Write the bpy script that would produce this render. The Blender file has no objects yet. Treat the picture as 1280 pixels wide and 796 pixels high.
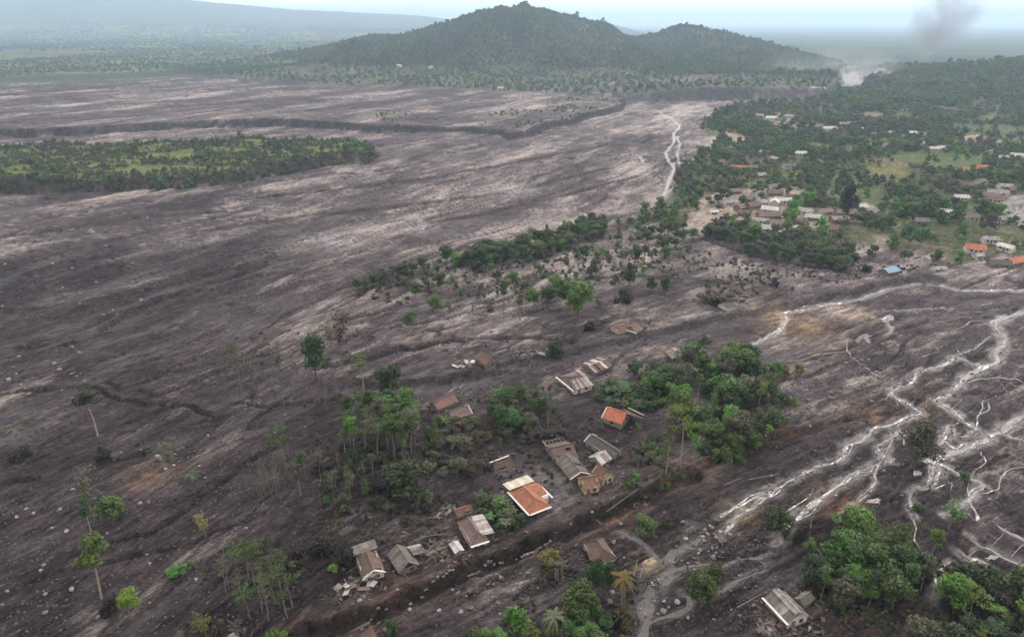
import bpy, bmesh, math, random
import numpy as np
from mathutils import Vector, Matrix
R = math.radians
S = bpy.context.scene
COL = S.collection
random.seed(7)
rng = np.random.default_rng(11)

# ------------------------------------------------------------------ camera
CZ, F = 120.0, 854.0                       # height above the ash plain, focal length in photo pixels
PITCH = math.atan((398 - 28) / F)
cd = bpy.data.cameras.new('camera')
cam = bpy.data.objects.new('camera', cd); COL.objects.link(cam)
cam.location = (0, 0, CZ); cam.rotation_euler = (R(90) - PITCH, 0, 0)
cd.sensor_fit = 'HORIZONTAL'; cd.angle = 2 * math.atan(640 / F)
cd.clip_start = 1.0; cd.clip_end = 90000
S.camera = cam

# ------------------------------------------------------------------ sky, sun, exposure
SUN_EL, SUN_AZ = R(40), R(24)              # azimuth clockwise from +Y: ahead and a little to the right, behind cloud
w = bpy.data.worlds.new("World"); S.world = w; w.use_nodes = True
nt = w.node_tree; nt.nodes.clear()
def WN(t, **k):
    n = nt.nodes.new(t)
    for a, b in k.items(): setattr(n, a, b)
    return n
out = WN('ShaderNodeOutputWorld'); bg = WN('ShaderNodeBackground'); bg.inputs['Strength'].default_value = 0.1
sky = WN('ShaderNodeTexSky', sky_type='NISHITA', sun_disc=False, sun_elevation=SUN_EL, sun_rotation=SUN_AZ)
sky.air_density = 1.0; sky.dust_density = 2.0
tc = WN('ShaderNodeTexCoord'); mp = WN('ShaderNodeMapping'); mp.inputs['Scale'].default_value = (1.2, 1.2, 9)
n1 = WN('ShaderNodeTexNoise'); n1.inputs['Scale'].default_value = 2.6; n1.inputs['Detail'].default_value = 7
cr = WN('ShaderNodeValToRGB'); cr.color_ramp.elements[0].position = .3; cr.color_ramp.elements[1].position = .7
cr.color_ramp.elements[0].color = (17.0, 16.4, 15.9, 1); cr.color_ramp.elements[1].color = (28.0, 26.2, 24.2, 1)
mx = WN('ShaderNodeMix', data_type='RGBA'); mx.inputs['Factor'].default_value = .95
# overcast: a soft brighter part round the hidden sun
geo = WN('ShaderNodeVectorMath', operation='DOT_PRODUCT')
sd = (math.sin(SUN_AZ) * math.cos(SUN_EL), math.cos(SUN_AZ) * math.cos(SUN_EL), math.sin(SUN_EL))
geo.inputs[1].default_value = sd
mr = WN('ShaderNodeMapRange'); mr.inputs['From Min'].default_value = -1; mr.inputs['From Max'].default_value = 1
mr.inputs['To Min'].default_value = .22; mr.inputs['To Max'].default_value = 1.5
mul = WN('ShaderNodeVectorMath', operation='SCALE')
L = nt.links.new
L(tc.outputs['Generated'], mp.inputs['Vector']); L(mp.outputs[0], n1.inputs['Vector']); L(n1.outputs[0], cr.inputs[0])
L(sky.outputs[0], mx.inputs[6]); L(cr.outputs[0], mul.inputs[0])
L(tc.outputs['Generated'], geo.inputs[0]); L(geo.outputs['Value'], mr.inputs[0]); L(mr.outputs[0], mul.inputs['Scale'])
L(mul.outputs[0], mx.inputs[7]); L(mx.outputs[2], bg.inputs[0]); L(bg.outputs[0], out.inputs[0])

sl = bpy.data.lights.new('sun', 'SUN'); sl.energy = 1.5; sl.angle = R(10); sl.color = (1, .96, .9)
so = bpy.data.objects.new('sun', sl); COL.objects.link(so)
so.rotation_euler = Vector(sd).to_track_quat('Z', 'Y').to_euler(); so.location = (0, 0, 500)

S.view_settings.view_transform = 'Standard'; S.view_settings.look = 'None'
S.view_settings.exposure = -0.33; S.view_settings.gamma = 1.0; S.view_settings.use_curve_mapping = False
S.render.engine = 'CYCLES'
cy = S.cycles
cy.max_bounces = 4; cy.diffuse_bounces = 2; cy.glossy_bounces = 2; cy.transmission_bounces = 2; cy.volume_bounces = 1
cy.transparent_max_bounces = 4; cy.caustics_reflective = False; cy.caustics_refractive = False
cy.use_denoising = True

# ------------------------------------------------------------------ projection helpers (photo pixel -> point on the land)
cp, sp = math.cos(PITCH), math.sin(PITCH)
def rays(px, py):
    px = np.asarray(px, float); py = np.asarray(py, float)
    dx = (px - 640) / F; dy = (398 - py) / F
    return dx, cp + dy * sp, -sp + dy * cp
def flat(px, py, z=0.0):
    a, b, c = rays(px, py); t = (z - CZ) / np.minimum(c, -1e-4)
    return a * t, b * t
def plane_y(px, py, Y):                    # where the ray meets the upright plane at distance Y: (x, z)
    a, b, c = rays(px, py); t = Y / b
    return a * t, CZ + c * t

# ------------------------------------------------------------------ noise
def _h(ix, iy, seed):
    h = (ix.astype(np.int64) * 374761393 + iy.astype(np.int64) * 668265263 + seed * 974634777) & 0xffffffff
    h = ((h ^ (h >> 13)) * 1274126177) & 0xffffffff
    h = ((h ^ (h >> 16)) * 2246822519) & 0xffffffff
    return ((h ^ (h >> 15)) & 0xffff) / 32767.5 - 1.0
def vn(x, y, seed=0):
    ix = np.floor(x); iy = np.floor(y); fx = x - ix; fy = y - iy
    ix = ix.astype(np.int64); iy = iy.astype(np.int64)
    u = fx * fx * fx * (fx * (fx * 6 - 15) + 10); v = fy * fy * fy * (fy * (fy * 6 - 15) + 10)
    a = _h(ix, iy, seed); b = _h(ix + 1, iy, seed); c = _h(ix, iy + 1, seed); d = _h(ix + 1, iy + 1, seed)
    return (a * (1 - u) + b * u) * (1 - v) + (c * (1 - u) + d * u) * v
def fbm(x, y, o=4, seed=0, g=.5):
    s = 0; a = 1; n = 0
    for i in range(o):
        s = s + a * vn(x * 2 ** i + 17.3 * i, y * 2 ** i - 9.1 * i, seed + i); n += a; a *= g
    return s / n
def sst(a, b, x):
    t = np.clip((x - a) / (b - a), 0, 1); return t * t * (3 - 2 * t)

# ------------------------------------------------------------------ distances
def d_line(x, y, pts, pad=60):             # distance to a polyline (far points stay at pad)
    out = np.full(x.shape, float(pad)); pts = np.asarray(pts)
    bx = (x > pts[:, 0].min() - pad) & (x < pts[:, 0].max() + pad) & (y > pts[:, 1].min() - pad) & (y < pts[:, 1].max() + pad)
    if not bx.any(): return out
    X, Y = x[bx], y[bx]; D = np.full(X.shape, float(pad) ** 2)
    for (x0, y0), (x1, y1) in zip(pts[:-1], pts[1:]):
        m = (X > min(x0, x1) - pad) & (X < max(x0, x1) + pad) & (Y > min(y0, y1) - pad) & (Y < max(y0, y1) + pad)
        if not m.any(): continue
        ex, ey = x1 - x0, y1 - y0; l2 = ex * ex + ey * ey + 1e-9
        t = np.clip(((X[m] - x0) * ex + (Y[m] - y0) * ey) / l2, 0, 1)
        D[m] = np.minimum(D[m], (X[m] - x0 - t * ex) ** 2 + (Y[m] - y0 - t * ey) ** 2)
    out[bx] = np.sqrt(D); return out
def s_line(x, y, pts, pad=30):            # distance and side (+1: left of the line's direction)
    out = np.full(x.shape, float(pad)); sg = np.zeros(x.shape); pts = np.asarray(pts)
    bx = (x > pts[:, 0].min() - pad) & (x < pts[:, 0].max() + pad) & (y > pts[:, 1].min() - pad) & (y < pts[:, 1].max() + pad)
    if not bx.any(): return out, sg
    X, Y = x[bx], y[bx]; D = np.full(X.shape, float(pad) ** 2); G = np.zeros(X.shape)
    for (x0, y0), (x1, y1) in zip(pts[:-1], pts[1:]):
        ex, ey = x1 - x0, y1 - y0; l2 = ex * ex + ey * ey + 1e-9; t = np.clip(((X - x0) * ex + (Y - y0) * ey) / l2, 0, 1)
        q = (X - x0 - t * ex) ** 2 + (Y - y0 - t * ey) ** 2; m = q < D; D[m] = q[m]; G[m] = np.sign(ex * (Y[m] - y0) - ey * (X[m] - x0))
    out[bx] = np.sqrt(D); sg[bx] = G; return out, sg
def inside(x, y, pts):
    c = np.zeros(x.shape, bool); pts = np.asarray(pts); n = len(pts)
    for i in range(n):
        x0, y0 = pts[i]; x1, y1 = pts[(i + 1) % n]
        if y0 == y1: continue
        c ^= ((y0 > y) != (y1 > y)) & (x < (x1 - x0) * (y - y0) / (y1 - y0) + x0)
    return c
def sd_poly(x, y, pts, pad=60):            # positive inside
    d = d_line(x, y, np.vstack([pts, pts[:1]]), pad)
    return np.where(inside(x, y, pts), d, -d)
def PX(l, z=0.0):
    a = np.array(l, float); X, Y = flat(a[:, 0], a[:, 1], z); return np.stack([X, Y], 1)
def smooth_line(pts, n=6):                 # Catmull-Rom through the points
    p = np.asarray(pts, float); p = np.vstack([2 * p[0] - p[1], p, 2 * p[-1] - p[-2]]); o = []
    for i in range(1, len(p) - 2):
        for t in np.linspace(0, 1, n, endpoint=False):
            o.append(.5 * (2 * p[i] + (p[i + 1] - p[i - 1]) * t + (2 * p[i - 1] - 5 * p[i] + 4 * p[i + 1] - p[i + 2]) * t * t + (3 * p[i] - p[i - 1] - 3 * p[i + 1] + p[i + 2]) * t ** 3))
    o.append(p[-2]); return np.array(o)
# ================================================================== THE LAND
# control points seen in the photograph: pixel, flow direction (azimuth), how much pale silt, how dry/light the ash
CT = np.array([
(50,780,28,-.6,.85),(200,700,28,-.6,.85),(350,740,30,-.5,.75),(50,640,28,-.5,.9),(220,560,29,-.35,.95),(30,560,29,-.25,1),(100,460,28,-.3,1),
(300,480,29,-.25,.95),(60,370,29,-.5,.8),(250,330,30,-.45,.85),(200,290,30,-.2,1.1),(50,270,31,-.1,1.1),(400,380,33,.15,1.1),(520,350,42,.35,1.2),
(650,360,45,.35,1.2),(620,300,42,.4,1.2),(800,320,48,.35,1.2),(950,330,52,.3,1.2),(1150,330,56,.55,1.3),(450,430,35,.2,1.05),(600,410,46,.25,1.1),
(750,410,50,.1,1),(850,390,52,.25,1.1),(560,470,50,-.1,.95),(650,470,52,-.1,.95),(480,540,45,-.5,.8),(600,560,50,-.4,.85),(700,540,52,-.4,.85),
(540,640,55,-.4,.8),(700,640,58,-.35,.85),(600,740,58,-.2,.95),(760,690,58,-.3,.85),(850,660,58,-.25,.85),(950,600,58,-.15,.95),(900,760,58,-.4,.75),
(1050,580,58,-.1,1),(1000,450,57,.1,1.15),(1150,400,57,.1,1.15),(1250,440,58,0,1.1),(1150,470,57,0,1),(1250,600,58,-.05,1.05),(1220,660,58,0,1),
(1080,690,58,-.3,.7),(1240,740,58,-.3,.7),(50,200,32,.2,1.2),(50,245,32,.1,1.1),(300,230,32,.2,1.2),(500,240,33,.25,1.25),(700,220,33,.3,1.3),
(800,180,32,.3,1.3),(600,200,33,.3,1.25),(450,260,33,-.05,1.05),(200,130,32,.25,1.25),(500,130,32,.25,1.25),(100,105,32,.1,1.15),(650,140,32,.25,1.2),
(400,105,32,.1,1.15),(440,300,33,0,1.1),(835,215,33,.75,1.4),(845,168,33,.7,1.4),(800,150,33,.5,1.3),(350,270,32,-.1,1.05)], float)
_cx, _cy = flat(CT[:, 0], CT[:, 1]); _ca, _cr = np.arctan2(_cx, _cy), np.log(np.hypot(_cx, _cy))
def fields(x, y):
    a = np.arctan2(x, y); r = np.log(np.hypot(x, y) + 1); W = 0; o = [0, 0, 0]
    for i in range(len(CT)):
        q = 1 / (((a - _ca[i]) ** 2 + (r - _cr[i]) ** 2) + .004) ** 2; W = W + q
        for k in range(3): o[k] = o[k] + q * CT[i, 2 + k]
    return [v / W for v in o]

# gullies: pixels, half width, depth, brown soil
GULLY = [
([(-60,506),(17,493),(60,488),(82,484),(105,481),(125,488),(137,494),(148,502),(162,502),(179,506),(220,506),(262,517)],1.3,1.5,0),
([(-40,615),(0,607),(52,600),(86,588),(131,577),(179,567)],1.5,1.6,0),
([(90,692),(141,677),(186,669),(213,651),(241,626),(275,608),(309,577),(345,560)],1.2,1.4,0),
([(-30,468),(0,459),(52,442),(113,421),(155,397),(206,373),(292,353),(370,338)],1.6,1.5,0),
([(289,504),(330,507),(423,497),(450,492)],1.2,1.3,0),
([(203,466),(254,458),(296,446),(340,430)],1.1,1.0,0),
([(395,462),(409,459),(433,454),(470,446),(500,437),(520,438),(544,430),(570,426),(609,422),(637,421),(656,423),(684,424),(715,428)],1.9,2.0,0),
([(560,474),(581,471),(600,468),(622,464),(650,460)],1.5,1.8,.2),
([(-40,304),(0,298),(93,286),(158,275),(234,267),(275,265),(330,262)],2.2,2.0,0),
([(-20,395),(60,385),(150,372),(260,345),(330,328)],2.6,1.2,0),
([(0,730),(120,704),(200,690),(290,660),(330,640)],1.0,.8,0),
([(20,440),(120,405),(200,372)],1.4,1.0,0),
([(440,355),(520,330),(600,300)],1.4,.8,0),
([(430,398),(520,380),(600,362),(680,340)],1.3,.9,0),
([(440,420),(500,408),(560,398),(640,372)],1.3,.9,0),
([(700,352),(780,345),(860,348),(900,352)],1.6,1.0,0),
([(880,300),(940,320),(1000,332),(1060,340)],1.6,.9,0),
([(300,250),(420,238),(520,225),(640,205),(760,180)],3.0,1.5,0),
([(240,290),(380,270),(500,258),(640,240),(760,210)],3.0,1.4,0),
([(500,285),(600,268),(700,245),(800,220)],2.6,1.2,0),
([(0,128),(200,120),(420,118),(600,112)],6.0,2.5,0),
([(300,104),(420,102),(520,106),(600,108)],6.0,2.5,0),
([(1060,520),(1130,480),(1200,420)],1.0,.7,0),
([(1090,640),(1180,600),(1260,570)],1.0,.7,0),
([(960,480),(1010,470),(1080,440),(1160,400)],1.1,.7,.3),
([(905,700),(930,697),(967,689),(985,683),(1010,670),(1022,664)],.9,1.2,.3),
([(840,600),(900,577),(932,562),(980,545),(1030,535),(1060,525)],2.2,1.6,.6),
]
ROAD_GULLY = [(330,818),(370,800),(430,780),(456,771),(491,757),(517,745),(552,731),(580,719),(613,705),(643,694),(690,672),(730,655),(760,642),(800,625),(840,606),(870,592)]
CHANNEL = [(1170,352),(1139,353),(1105,360),(1070,371),(1030,378),(1000,384),(940,396),(880,408),(816,422),(754,436),(691,450),(640,462),(600,472),(560,480),(500,486),(440,486)]
STREAM = [  # pixels, half width
([(1300,368),(1280,363),(1201,363),(1160,354),(1139,353),(1108,360),(1070,372),(1032,378),(1001,384),(977,387)],1.5),
([(1000,384),(977,387),(983,399),(972,415),(947,427),(928,442),(920,452)],1.3),
([(1300,384),(1280,389),(1259,396),(1244,406),(1251,418),(1256,432),(1246,440),(1247,452),(1225,459),(1204,473),(1194,487),(1173,500)],1.9),
([(1173,500),(1194,512),(1213,528),(1234,539)],1.2),
([(1165,498),(1180,508),(1197,518),(1213,529)],1.1),
([(1225,457),(1197,448),(1185,453),(1170,459),(1146,464),(1141,476),(1127,482),(1115,488),(1117,494),(1134,502),(1153,517),(1141,518),(1129,524),(1110,531),(1094,533),(1079,548),(1060,556),(1051,573),(1027,580),(1011,589),(987,601),(965,611),(943,617),(920,632),(899,644)],1.4),
([(975,606),(970,611),(946,629),(923,646),(905,668)],1.1),
([(1128,536),(1110,551),(1099,558),(1106,570),(1118,577)],1.5),
([(1101,574),(1086,586),(1080,589),(1061,596),(1044,610),(1020,627),(1006,642),(990,655),(977,664),(976,681)],1.45),
([(1118,545),(1094,589),(1094,604),(1075,622),(1060,635),(1050,650)],.8),
([(1300,556),(1280,551),(1266,547),(1258,539)],1.0),
([(1300,514),(1280,518),(1268,524),(1254,536),(1242,541),(1232,549),(1215,555),(1197,563),(1172,575),(1160,573)],1.9),
([(1160,572),(1180,581),(1203,594),(1228,606),(1218,616),(1209,627),(1194,639),(1187,646)],1.3),
([(1192,532),(1193,539),(1197,544),(1208,544),(1215,540),(1218,536)],1.1),
([(1172,539),(1185,551),(1198,560),(1212,557)],1.1),
([(1178,586),(1172,596),(1166,606),(1172,612)],1.0),
([(1168,580),(1160,606),(1144,610),(1137,620),(1140,634),(1148,648)],1.0),
([(1190,530),(1180,545),(1170,560),(1160,572)],1.5),
([(1205,552),(1185,566),(1165,574)],1.6),
([(1060,476),(1070,472),(1082,472),(1100,474)],.4),
([(1092,396),(1108,400),(1116,410),(1106,420)],.8),
([(1070,424),(1082,416),(1086,428)],.6),
([(1105,388),(1140,388),(1190,386)],.5),
([(1240,420),(1210,440),(1185,446)],.4),
([(1195,687),(1207,696),(1222,700),(1242,709)],1.0),([(1212,672),(1226,682),(1240,687),(1256,698),(1270,704),(1300,716)],1.0),([(1254,661),(1263,667),(1276,672),(1300,686)],1.0),
([(1238,684),(1250,672),(1258,661)],.3),([(1264,696),(1276,684),(1286,676)],.3),([(1210,696),(1222,686),(1230,680)],.25),
([(1188,702),(1178,712),(1170,718),(1172,734),(1164,752)],1.0),
([(1268,600),(1285,610),(1300,616)],.4),([(1240,590),(1258,598)],.4),
([(826,252),(832,240),(836,226),(843,210),(836,200),(832,190),(843,176),(842,166),(850,158),(839,148),(820,138)],1.25),
([(850,205),(846,192),(850,180),(846,170)],.9),([(790,192),(800,196),(806,204)],1.0),
([(1012,125),(1030,124),(1048,123)],5.0),
]
TRACK = [
([(790,830),(798,796),(800,766),(810,738),(827,725),(837,713),(833,703),(849,689),(865,676),(872,662)],2.0),
([(830,718),(843,710),(863,707),(880,705),(905,706),(927,698),(945,699),(967,688),(975,683)],.9),
([(800,782),(827,772),(855,764),(862,752),(852,738)],.8),
([(870,746),(900,740),(922,729),(952,716),(955,707),(945,698)],1.0),
([(838,712),(815,690),(790,672),(772,664)],1.0),
]
P_ISLAND = PX([(-420,226),(-200,238),(0,241),(120,238),(230,235),(300,229),(340,220),(400,210),(462,203),(472,193),(440,184),(330,182),(200,186),(60,190),(-100,192),(-420,196)])
P_TERR = PX([(-500,186),(-200,180),(0,172),(100,169),(180,163),(260,160),(350,158),(420,161),(460,165),(520,165),(590,166),(625,169),(640,176),(660,172),(690,160),(715,156),(730,150),(755,144),(778,137),(782,129),(760,126),(720,124),(690,121),(640,118),(560,114),(300,112),(-100,112),(-700,112)])
P_BANK = PX([(470,111),(600,116),(660,119),(770,121),(775,127),(830,126),(900,125),(1000,125),(1030,126),(1052,116),(1060,100),(700,84),(300,78),(200,88),(300,103)])
P_RIGHT = PX([(760,285),(800,272),(836,252),(848,232),(858,205),(890,186),(905,175),(884,165),(878,152),(905,138),(960,131),(1030,125),(1056,112),(1090,103),(1120,98),(1700,86),(2200,200),(1900,345),(1400,330),(1280,322),(1230,318),(1190,324),(1130,318),(1090,305),(1050,318),(980,315),(930,305),(880,292),(850,275),(800,280)])
P_GREEN_FAR = PX([(-900,97),(0,97),(140,92),(300,88),(470,86),(560,84),(640,72),(900,66),(900,48),(300,46),(-900,44)])
MEADOW = [  # open fields in the trees on the right side: pixels, colour
([(1085,205),(1110,201),(1130,208),(1138,222),(1120,232),(1095,228),(1082,216)],(.115,.105,.05)),
([(1110,196),(1160,190),(1220,196),(1232,208),(1205,217),(1160,215),(1130,206)],(.075,.095,.04)),
([(1000,276),(1015,271),(1040,278),(1048,288),(1022,291),(1004,285)],(.085,.125,.03)),
([(1066,240),(1100,236),(1108,250),(1090,262),(1064,258)],(.07,.09,.045)),
([(1200,174),(1222,170),(1236,176),(1222,182),(1204,181)],(.26,.19,.15)),
([(1236,176),(1300,180),(1300,184),(1236,181)],(.2,.18,.14)),
([(1175,160),(1210,157),(1260,160),(1300,165),(1270,170),(1200,167)],(.07,.09,.045)),
([(1244,258),(1262,247),(1310,246),(1310,290),(1262,284),(1252,270)],(.2,.18,.18)),
([(1056,262),(1080,256),(1094,264),(1086,274),(1058,272)],(.2,.17,.16)),
([(905,166),(925,170),(940,176),(925,182),(908,176)],(.24,.19,.16)),
([(868,262),(885,248),(910,243),(945,240),(985,235),(1010,240),(1000,250),(975,252),(985,262),(1030,268),(1060,276),(1030,288),(990,295),(950,290),(900,280),(870,290),(850,278)],(.25,.2,.175)),
([(1030,243),(1045,240),(1050,250),(1034,254)],(.1,.11,.06)),
([(950,150),(980,146),(1030,158),(1050,166),(1020,170),(980,166),(955,160)],(.2,.17,.15)),
([(1090,300),(1110,298),(1120,306),(1098,310)],(.2,.17,.15)),
]
for _i, (_x, _y, _w) in enumerate([(1020,184,26),(1065,186,20),(930,232,22),(985,222,24),(1040,226,20),(1150,240,30),(1190,258,26),(1210,238,30),(1120,282,22),(1170,296,24),(1100,182,24),(1130,148,34),(1180,140,40),(1240,150,36),(1090,146,30),(1215,284,20),(1060,300,18),(1250,222,26),(900,222,14),(960,182,18),(1255,298,18),(1140,262,20)]):
    _c = [(.085,.098,.045),(.105,.095,.06),(.15,.125,.10),(.075,.10,.04)][_i % 4]
    MEADOW.append(([(_x + _w * .5 * math.cos(t) * (1 + .3 * math.sin(3 * t + _i)), _y + _w * .14 * math.sin(t) * (1 + .3 * math.cos(2 * t + _i))) for t in [k * .628 for k in range(10)]], _c))
MEADOW = [(PX(p), c) for p, c in MEADOW]

# hills by their skyline
_hx, _hz = plane_y(np.array([300,380,420,445,470,495,520,545,560,572,580,592,600,612,625,640,655,668,680,700,715,740,755,770,785,798,810,830,850,870,885,900,925,950,975,1000,1025,1040,1060,1080,1110]),
                   np.array([75,64,55,48,44,45,40,33,31,26,20,18,13,14,9,12,5,11,11,18,19,27,27,36,45,47,45,42,33,32,38,38,47,51,61,67,79,87,101,114,122]), 2400)
_hz = np.maximum(_hz - 4, 0)
_rx, _rz = plane_y(np.array([990,1050,1080,1100,1130,1160,1200,1240,1280,1350,1500,1700,2000]), np.array([122,114,102,98,95,90,84,79,76,66,60,64,80]), 1400)
_rz = np.maximum(_rz - 13, 0)
_fx, _fz = plane_y(np.array([-900,-500,-200,0,200,300,350,450,540,620,760]), np.array([-10,-14,-12,-6,0,6,11,17,22,26,31]), 10000)
_fz = np.maximum(_fz, 0)

def land(x, y):
    """height and ground cover at (x, y): z, rgb, wet"""
    az, silt, tone = fields(x, y)
    r = np.hypot(x, y); near = 1 - sst(500, 1500, r)
    wx = x + 5 * fbm(x / 60, y / 60, 2, 91); wy = y + 5 * fbm(x / 60, y / 60, 2, 95)
    st = []; st2 = []
    for a in (30, 45, 58):
        s, c = math.sin(R(a)), math.cos(R(a)); u = wx * s + wy * c; v = wx * c - wy * s
        v = v + 2.2 * vn(u / 26, v / 20, 5) + .8 * vn(u / 9, v / 8, 6)
        st.append(fbm(u / 46, v / 6.5, 4, 20, .62)); st2.append(fbm(u / 14, v / 1.5, 3, 40, .6))
    w1 = np.clip((45 - az) / 15, 0, 1); w3 = np.clip((az - 45) / 13, 0, 1); w2 = 1 - w1 - w3
    s1 = st[0] * w1 + st[1] * w2 + st[2] * w3; s2 = st2[0] * w1 + st2[1] * w2 + st2[2] * w3
    big = fbm(x / 90, y / 90, 3, 60); rub = fbm(x / 2.4, y / 2.4, 3, 70)
    rough = sst(40, 58, az)
    z = .8 * big + 1.0 * s1 * (1 + .7 * sst(300, 900, r)) + .38 * s2 + (.14 + .26 * rough) * rub * near
    # cover: dark ash, pale dry silt in streaks; k is how silty, the material settles the edge of each streak
    lob = 0
    for a, wt in zip((30, 45, 58), (w1, w2, w3)):
        sn_, c_ = math.sin(R(a)), math.cos(R(a)); u = x * sn_ + y * c_; v = x * c_ - y * sn_; v = v + 14 * fbm(u / 70, v / 60, 2, 140); lob = lob + wt * fbm(u / 150, v / 30, 3, 145)
    k = s1 * .62 + s2 * .42 + lob * .75 + silt * .66 + .30 * fbm(x / 18, y / 18, 4, 77)
    m = sst(-.05, .45, k)
    tn = (tone * (1 + .30 * fbm(x / 14, y / 14, 4, 81) + .25 * lob))[..., None]
    rgb = np.array([.0370, .0288, .0316]) * tn ** 1.7; rgb2 = np.array([.252, .214, .200]) * tn
    wet = np.clip(.26 - .5 * m + .3 * sst(.1, .5, -s1), 0, 1)
    def paint(mask, c):
        nonlocal rgb, rgb2
        mask = np.clip(mask, 0, 1)[..., None]; rgb = rgb * (1 - mask) + np.array(c) * mask; rgb2 = rgb2 * (1 - mask) + np.array(c) * mask
    # small braided channels of the flow: zero lines of noise drawn out along it
    w_ = (w1, w2, w3); ch = 0; ch2 = 0
    for a, wt in zip((30, 45, 58), w_):
        sn_, c_ = math.sin(R(a)), math.cos(R(a)); u = wx * sn_ + wy * c_; v = wx * c_ - wy * sn_; v = v + 2.5 * vn(u / 30, v / 25, 105) + .9 * vn(u / 10, v / 9, 106)
        ch = ch + wt * np.exp(-(np.abs(fbm(u / 75, v / 13, 2, 110, .4)) / .045) ** 2); ch2 = ch2 + wt * np.exp(-(np.abs(fbm(u / 30, v / 4.6, 2, 120, .45)) / .06) ** 2)
    ch = ch * sst(-.25, .2, fbm(x / 50, y / 50, 2, 130)); ch2 = ch2 * sst(-.1, .3, fbm(x / 28, y / 28, 2, 131)) * near
    z = z - 1.0 * ch * (1 + sst(250, 800, r)) - .42 * ch2; k = k - .45 * ch - .3 * ch2
    paint(ch * .88, (.024, .0175, .0205)); paint(ch2 * .72, (.026, .019, .022))
    # gullies
    jx = x + .9 * vn(x / 5, y / 5, 31) + .3 * vn(x / 1.8, y / 1.8, 33); jy = y + .9 * vn(x / 5, y / 5, 32) + .3 * vn(x / 1.8, y / 1.8, 34)
    for pts, hw, dp, br in GULLY:
        rl = float(np.hypot(*np.mean(PX(pts), 0))); hw = hw * (.62 if rl < 330 else .85)
        d, sg = s_line(jx, jy, PX(pts), 28)
        var = .7 + .5 * vn(x / 13, y / 13, int(dp * 10)); near_ = d < 27.9
        z = z - dp * var * (1 - sst(hw * .6, hw * 1.05, d)) + near_ * np.where(sg > 0, .75, .15) * dp * var * np.exp(-d / (hw * 4.5)) * sst(hw * .5, hw * 1.1, d)
        g = (1 - sst(hw * .8, hw * 1.35, d)); paint(g * .9, (.022, .017, .018))  # shade of the gully sides and bottom painted into the ground colour
        wet = np.maximum(wet, g * .4)
        if br: paint(br * (1 - sst(hw, hw * 3.5, d)) * (.5 + .6 * s2), (.075, .044, .030))
    d, sg = s_line(jx, jy, PX(ROAD_GULLY), 42); near_ = d < 41.9
    z = z - 2.5 * (1 - sst(1.3, 2.3, d)) + near_ * np.where(sg > 0, 1.7, -.1) * np.exp(-d / 13) * sst(1.4, 2.6, d)
    paint((1 - sst(2.5, 9.5, d)) * np.clip(.38 + .9 * s2, 0, 1), (.056, .038, .031)); paint((1 - sst(1.6, 3.0, d)) * .92, (.021, .016, .015))  # brown soil, then the shadow line of the cut painted dark along its middle
    d, sg = s_line(jx, jy, PX(CHANNEL[::-1]), 45); near_ = d < 44.9
    z = z - 1.5 * (1 - sst(3.8, 5.0, d)) + near_ * np.where(sg > 0, 1.3, .1) * np.exp(-d / 14) * sst(3.8, 5.0, d); paint((1 - sst(4.2, 6, d)) * .82, (.056, .049, .054))
    paint(np.exp(-((d - 4.8) / .8) ** 2) * .7 * (sg > 0), (.034, .028, .029))  # painted shade on the far bank face, turned towards the camera
    for pts, hw in STREAM:
        d = d_line(jx, jy, PX(pts), 12 + hw * 3)
        z = z - .30 * (1 - sst(hw, hw * 2.2 + .6, d)); q = 1 - sst(hw * .7, hw * 2.1 + .3, d)
        wet = np.maximum(wet, q * .9); paint(q * np.clip(.25 + .6 * rub, 0, .55), (.17, .145, .14))
    for pts, hw in TRACK:
        d = d_line(jx, jy, PX(pts), 12)
        z = z - .25 * (1 - sst(hw, hw * 1.8, d)); paint((1 - sst(hw * 1.0, hw * 1.9, d)) * .5, (.085, .073, .073))
    # ochre soil patches
    for px, py, rad, c in ((432,303,12,(.30,.27,.27)),(396,298,12,(.26,.235,.235)),(520,284,14,(.26,.235,.235)),(640,236,20,(.26,.23,.23)),(330,180,22,(.24,.21,.21)),(1000,405,16,(.17,.12,.075)),(980,395,12,(.16,.115,.075)),(1045,628,7,(.15,.085,.05)),(925,640,5,(.16,.11,.06)),(806,700,3.2,(.30,.235,.16)),(1085,515,8,(.13,.085,.055)),
                           (1150,500,9,(.11,.075,.055)),(640,735,9,(.14,.12,.12)),(1060,390,10,(.36,.28,.23)),(700,610,8,(.11,.1,.1)),(835,585,8,(.08,.05,.04)),(790,640,6,(.10,.06,.04)),(480,735,5,(.08,.05,.04)),
                           (190,595,7,(.12,.08,.06)),(650,600,6,(.1,.09,.09)),(975,715,7,(.05,.046,.052)),(1080,760,12,(.06,.04,.04)),(1000,790,10,(.07,.05,.045)),(690,640,5,(.12,.1,.1))):
        X0, Y0 = flat(px, py); q = np.exp(-((x - X0) ** 2 + (y - Y0) ** 2) / rad ** 2) * np.clip(.6 + 1.1 * s2 + .4 * rub, 0, 1); paint(q * .85, c)
    # raised ground -------------------------------------------------------
    far = r > 300
    ex = x + 14 * fbm(x / 40, y / 40, 3, 51); ey = y + 14 * fbm(x / 40, y / 40, 3, 52)
    dI = sd_poly(ex, ey, P_ISLAND, 60); t = sst(-1.5, 3, dI); z = z * (1 - t) + t * (7.5 + 2 * fbm(x / 30, y / 30, 3, 53))
    gm = fbm(x / 22, y / 12, 3, 54); paint(sst(-4, 0, dI) * .95, (.036, .031, .025)); paint(t * sst(7, 16, dI) * .9, (.070, .078, .036)); paint(t * sst(-.05, .3, gm) * sst(8, 16, dI) * .85, (.092, .112, .038)); paint(t * sst(.25, .5, -gm) * .6, (.10, .082, .055))
    wet = wet * (1 - t)
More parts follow.
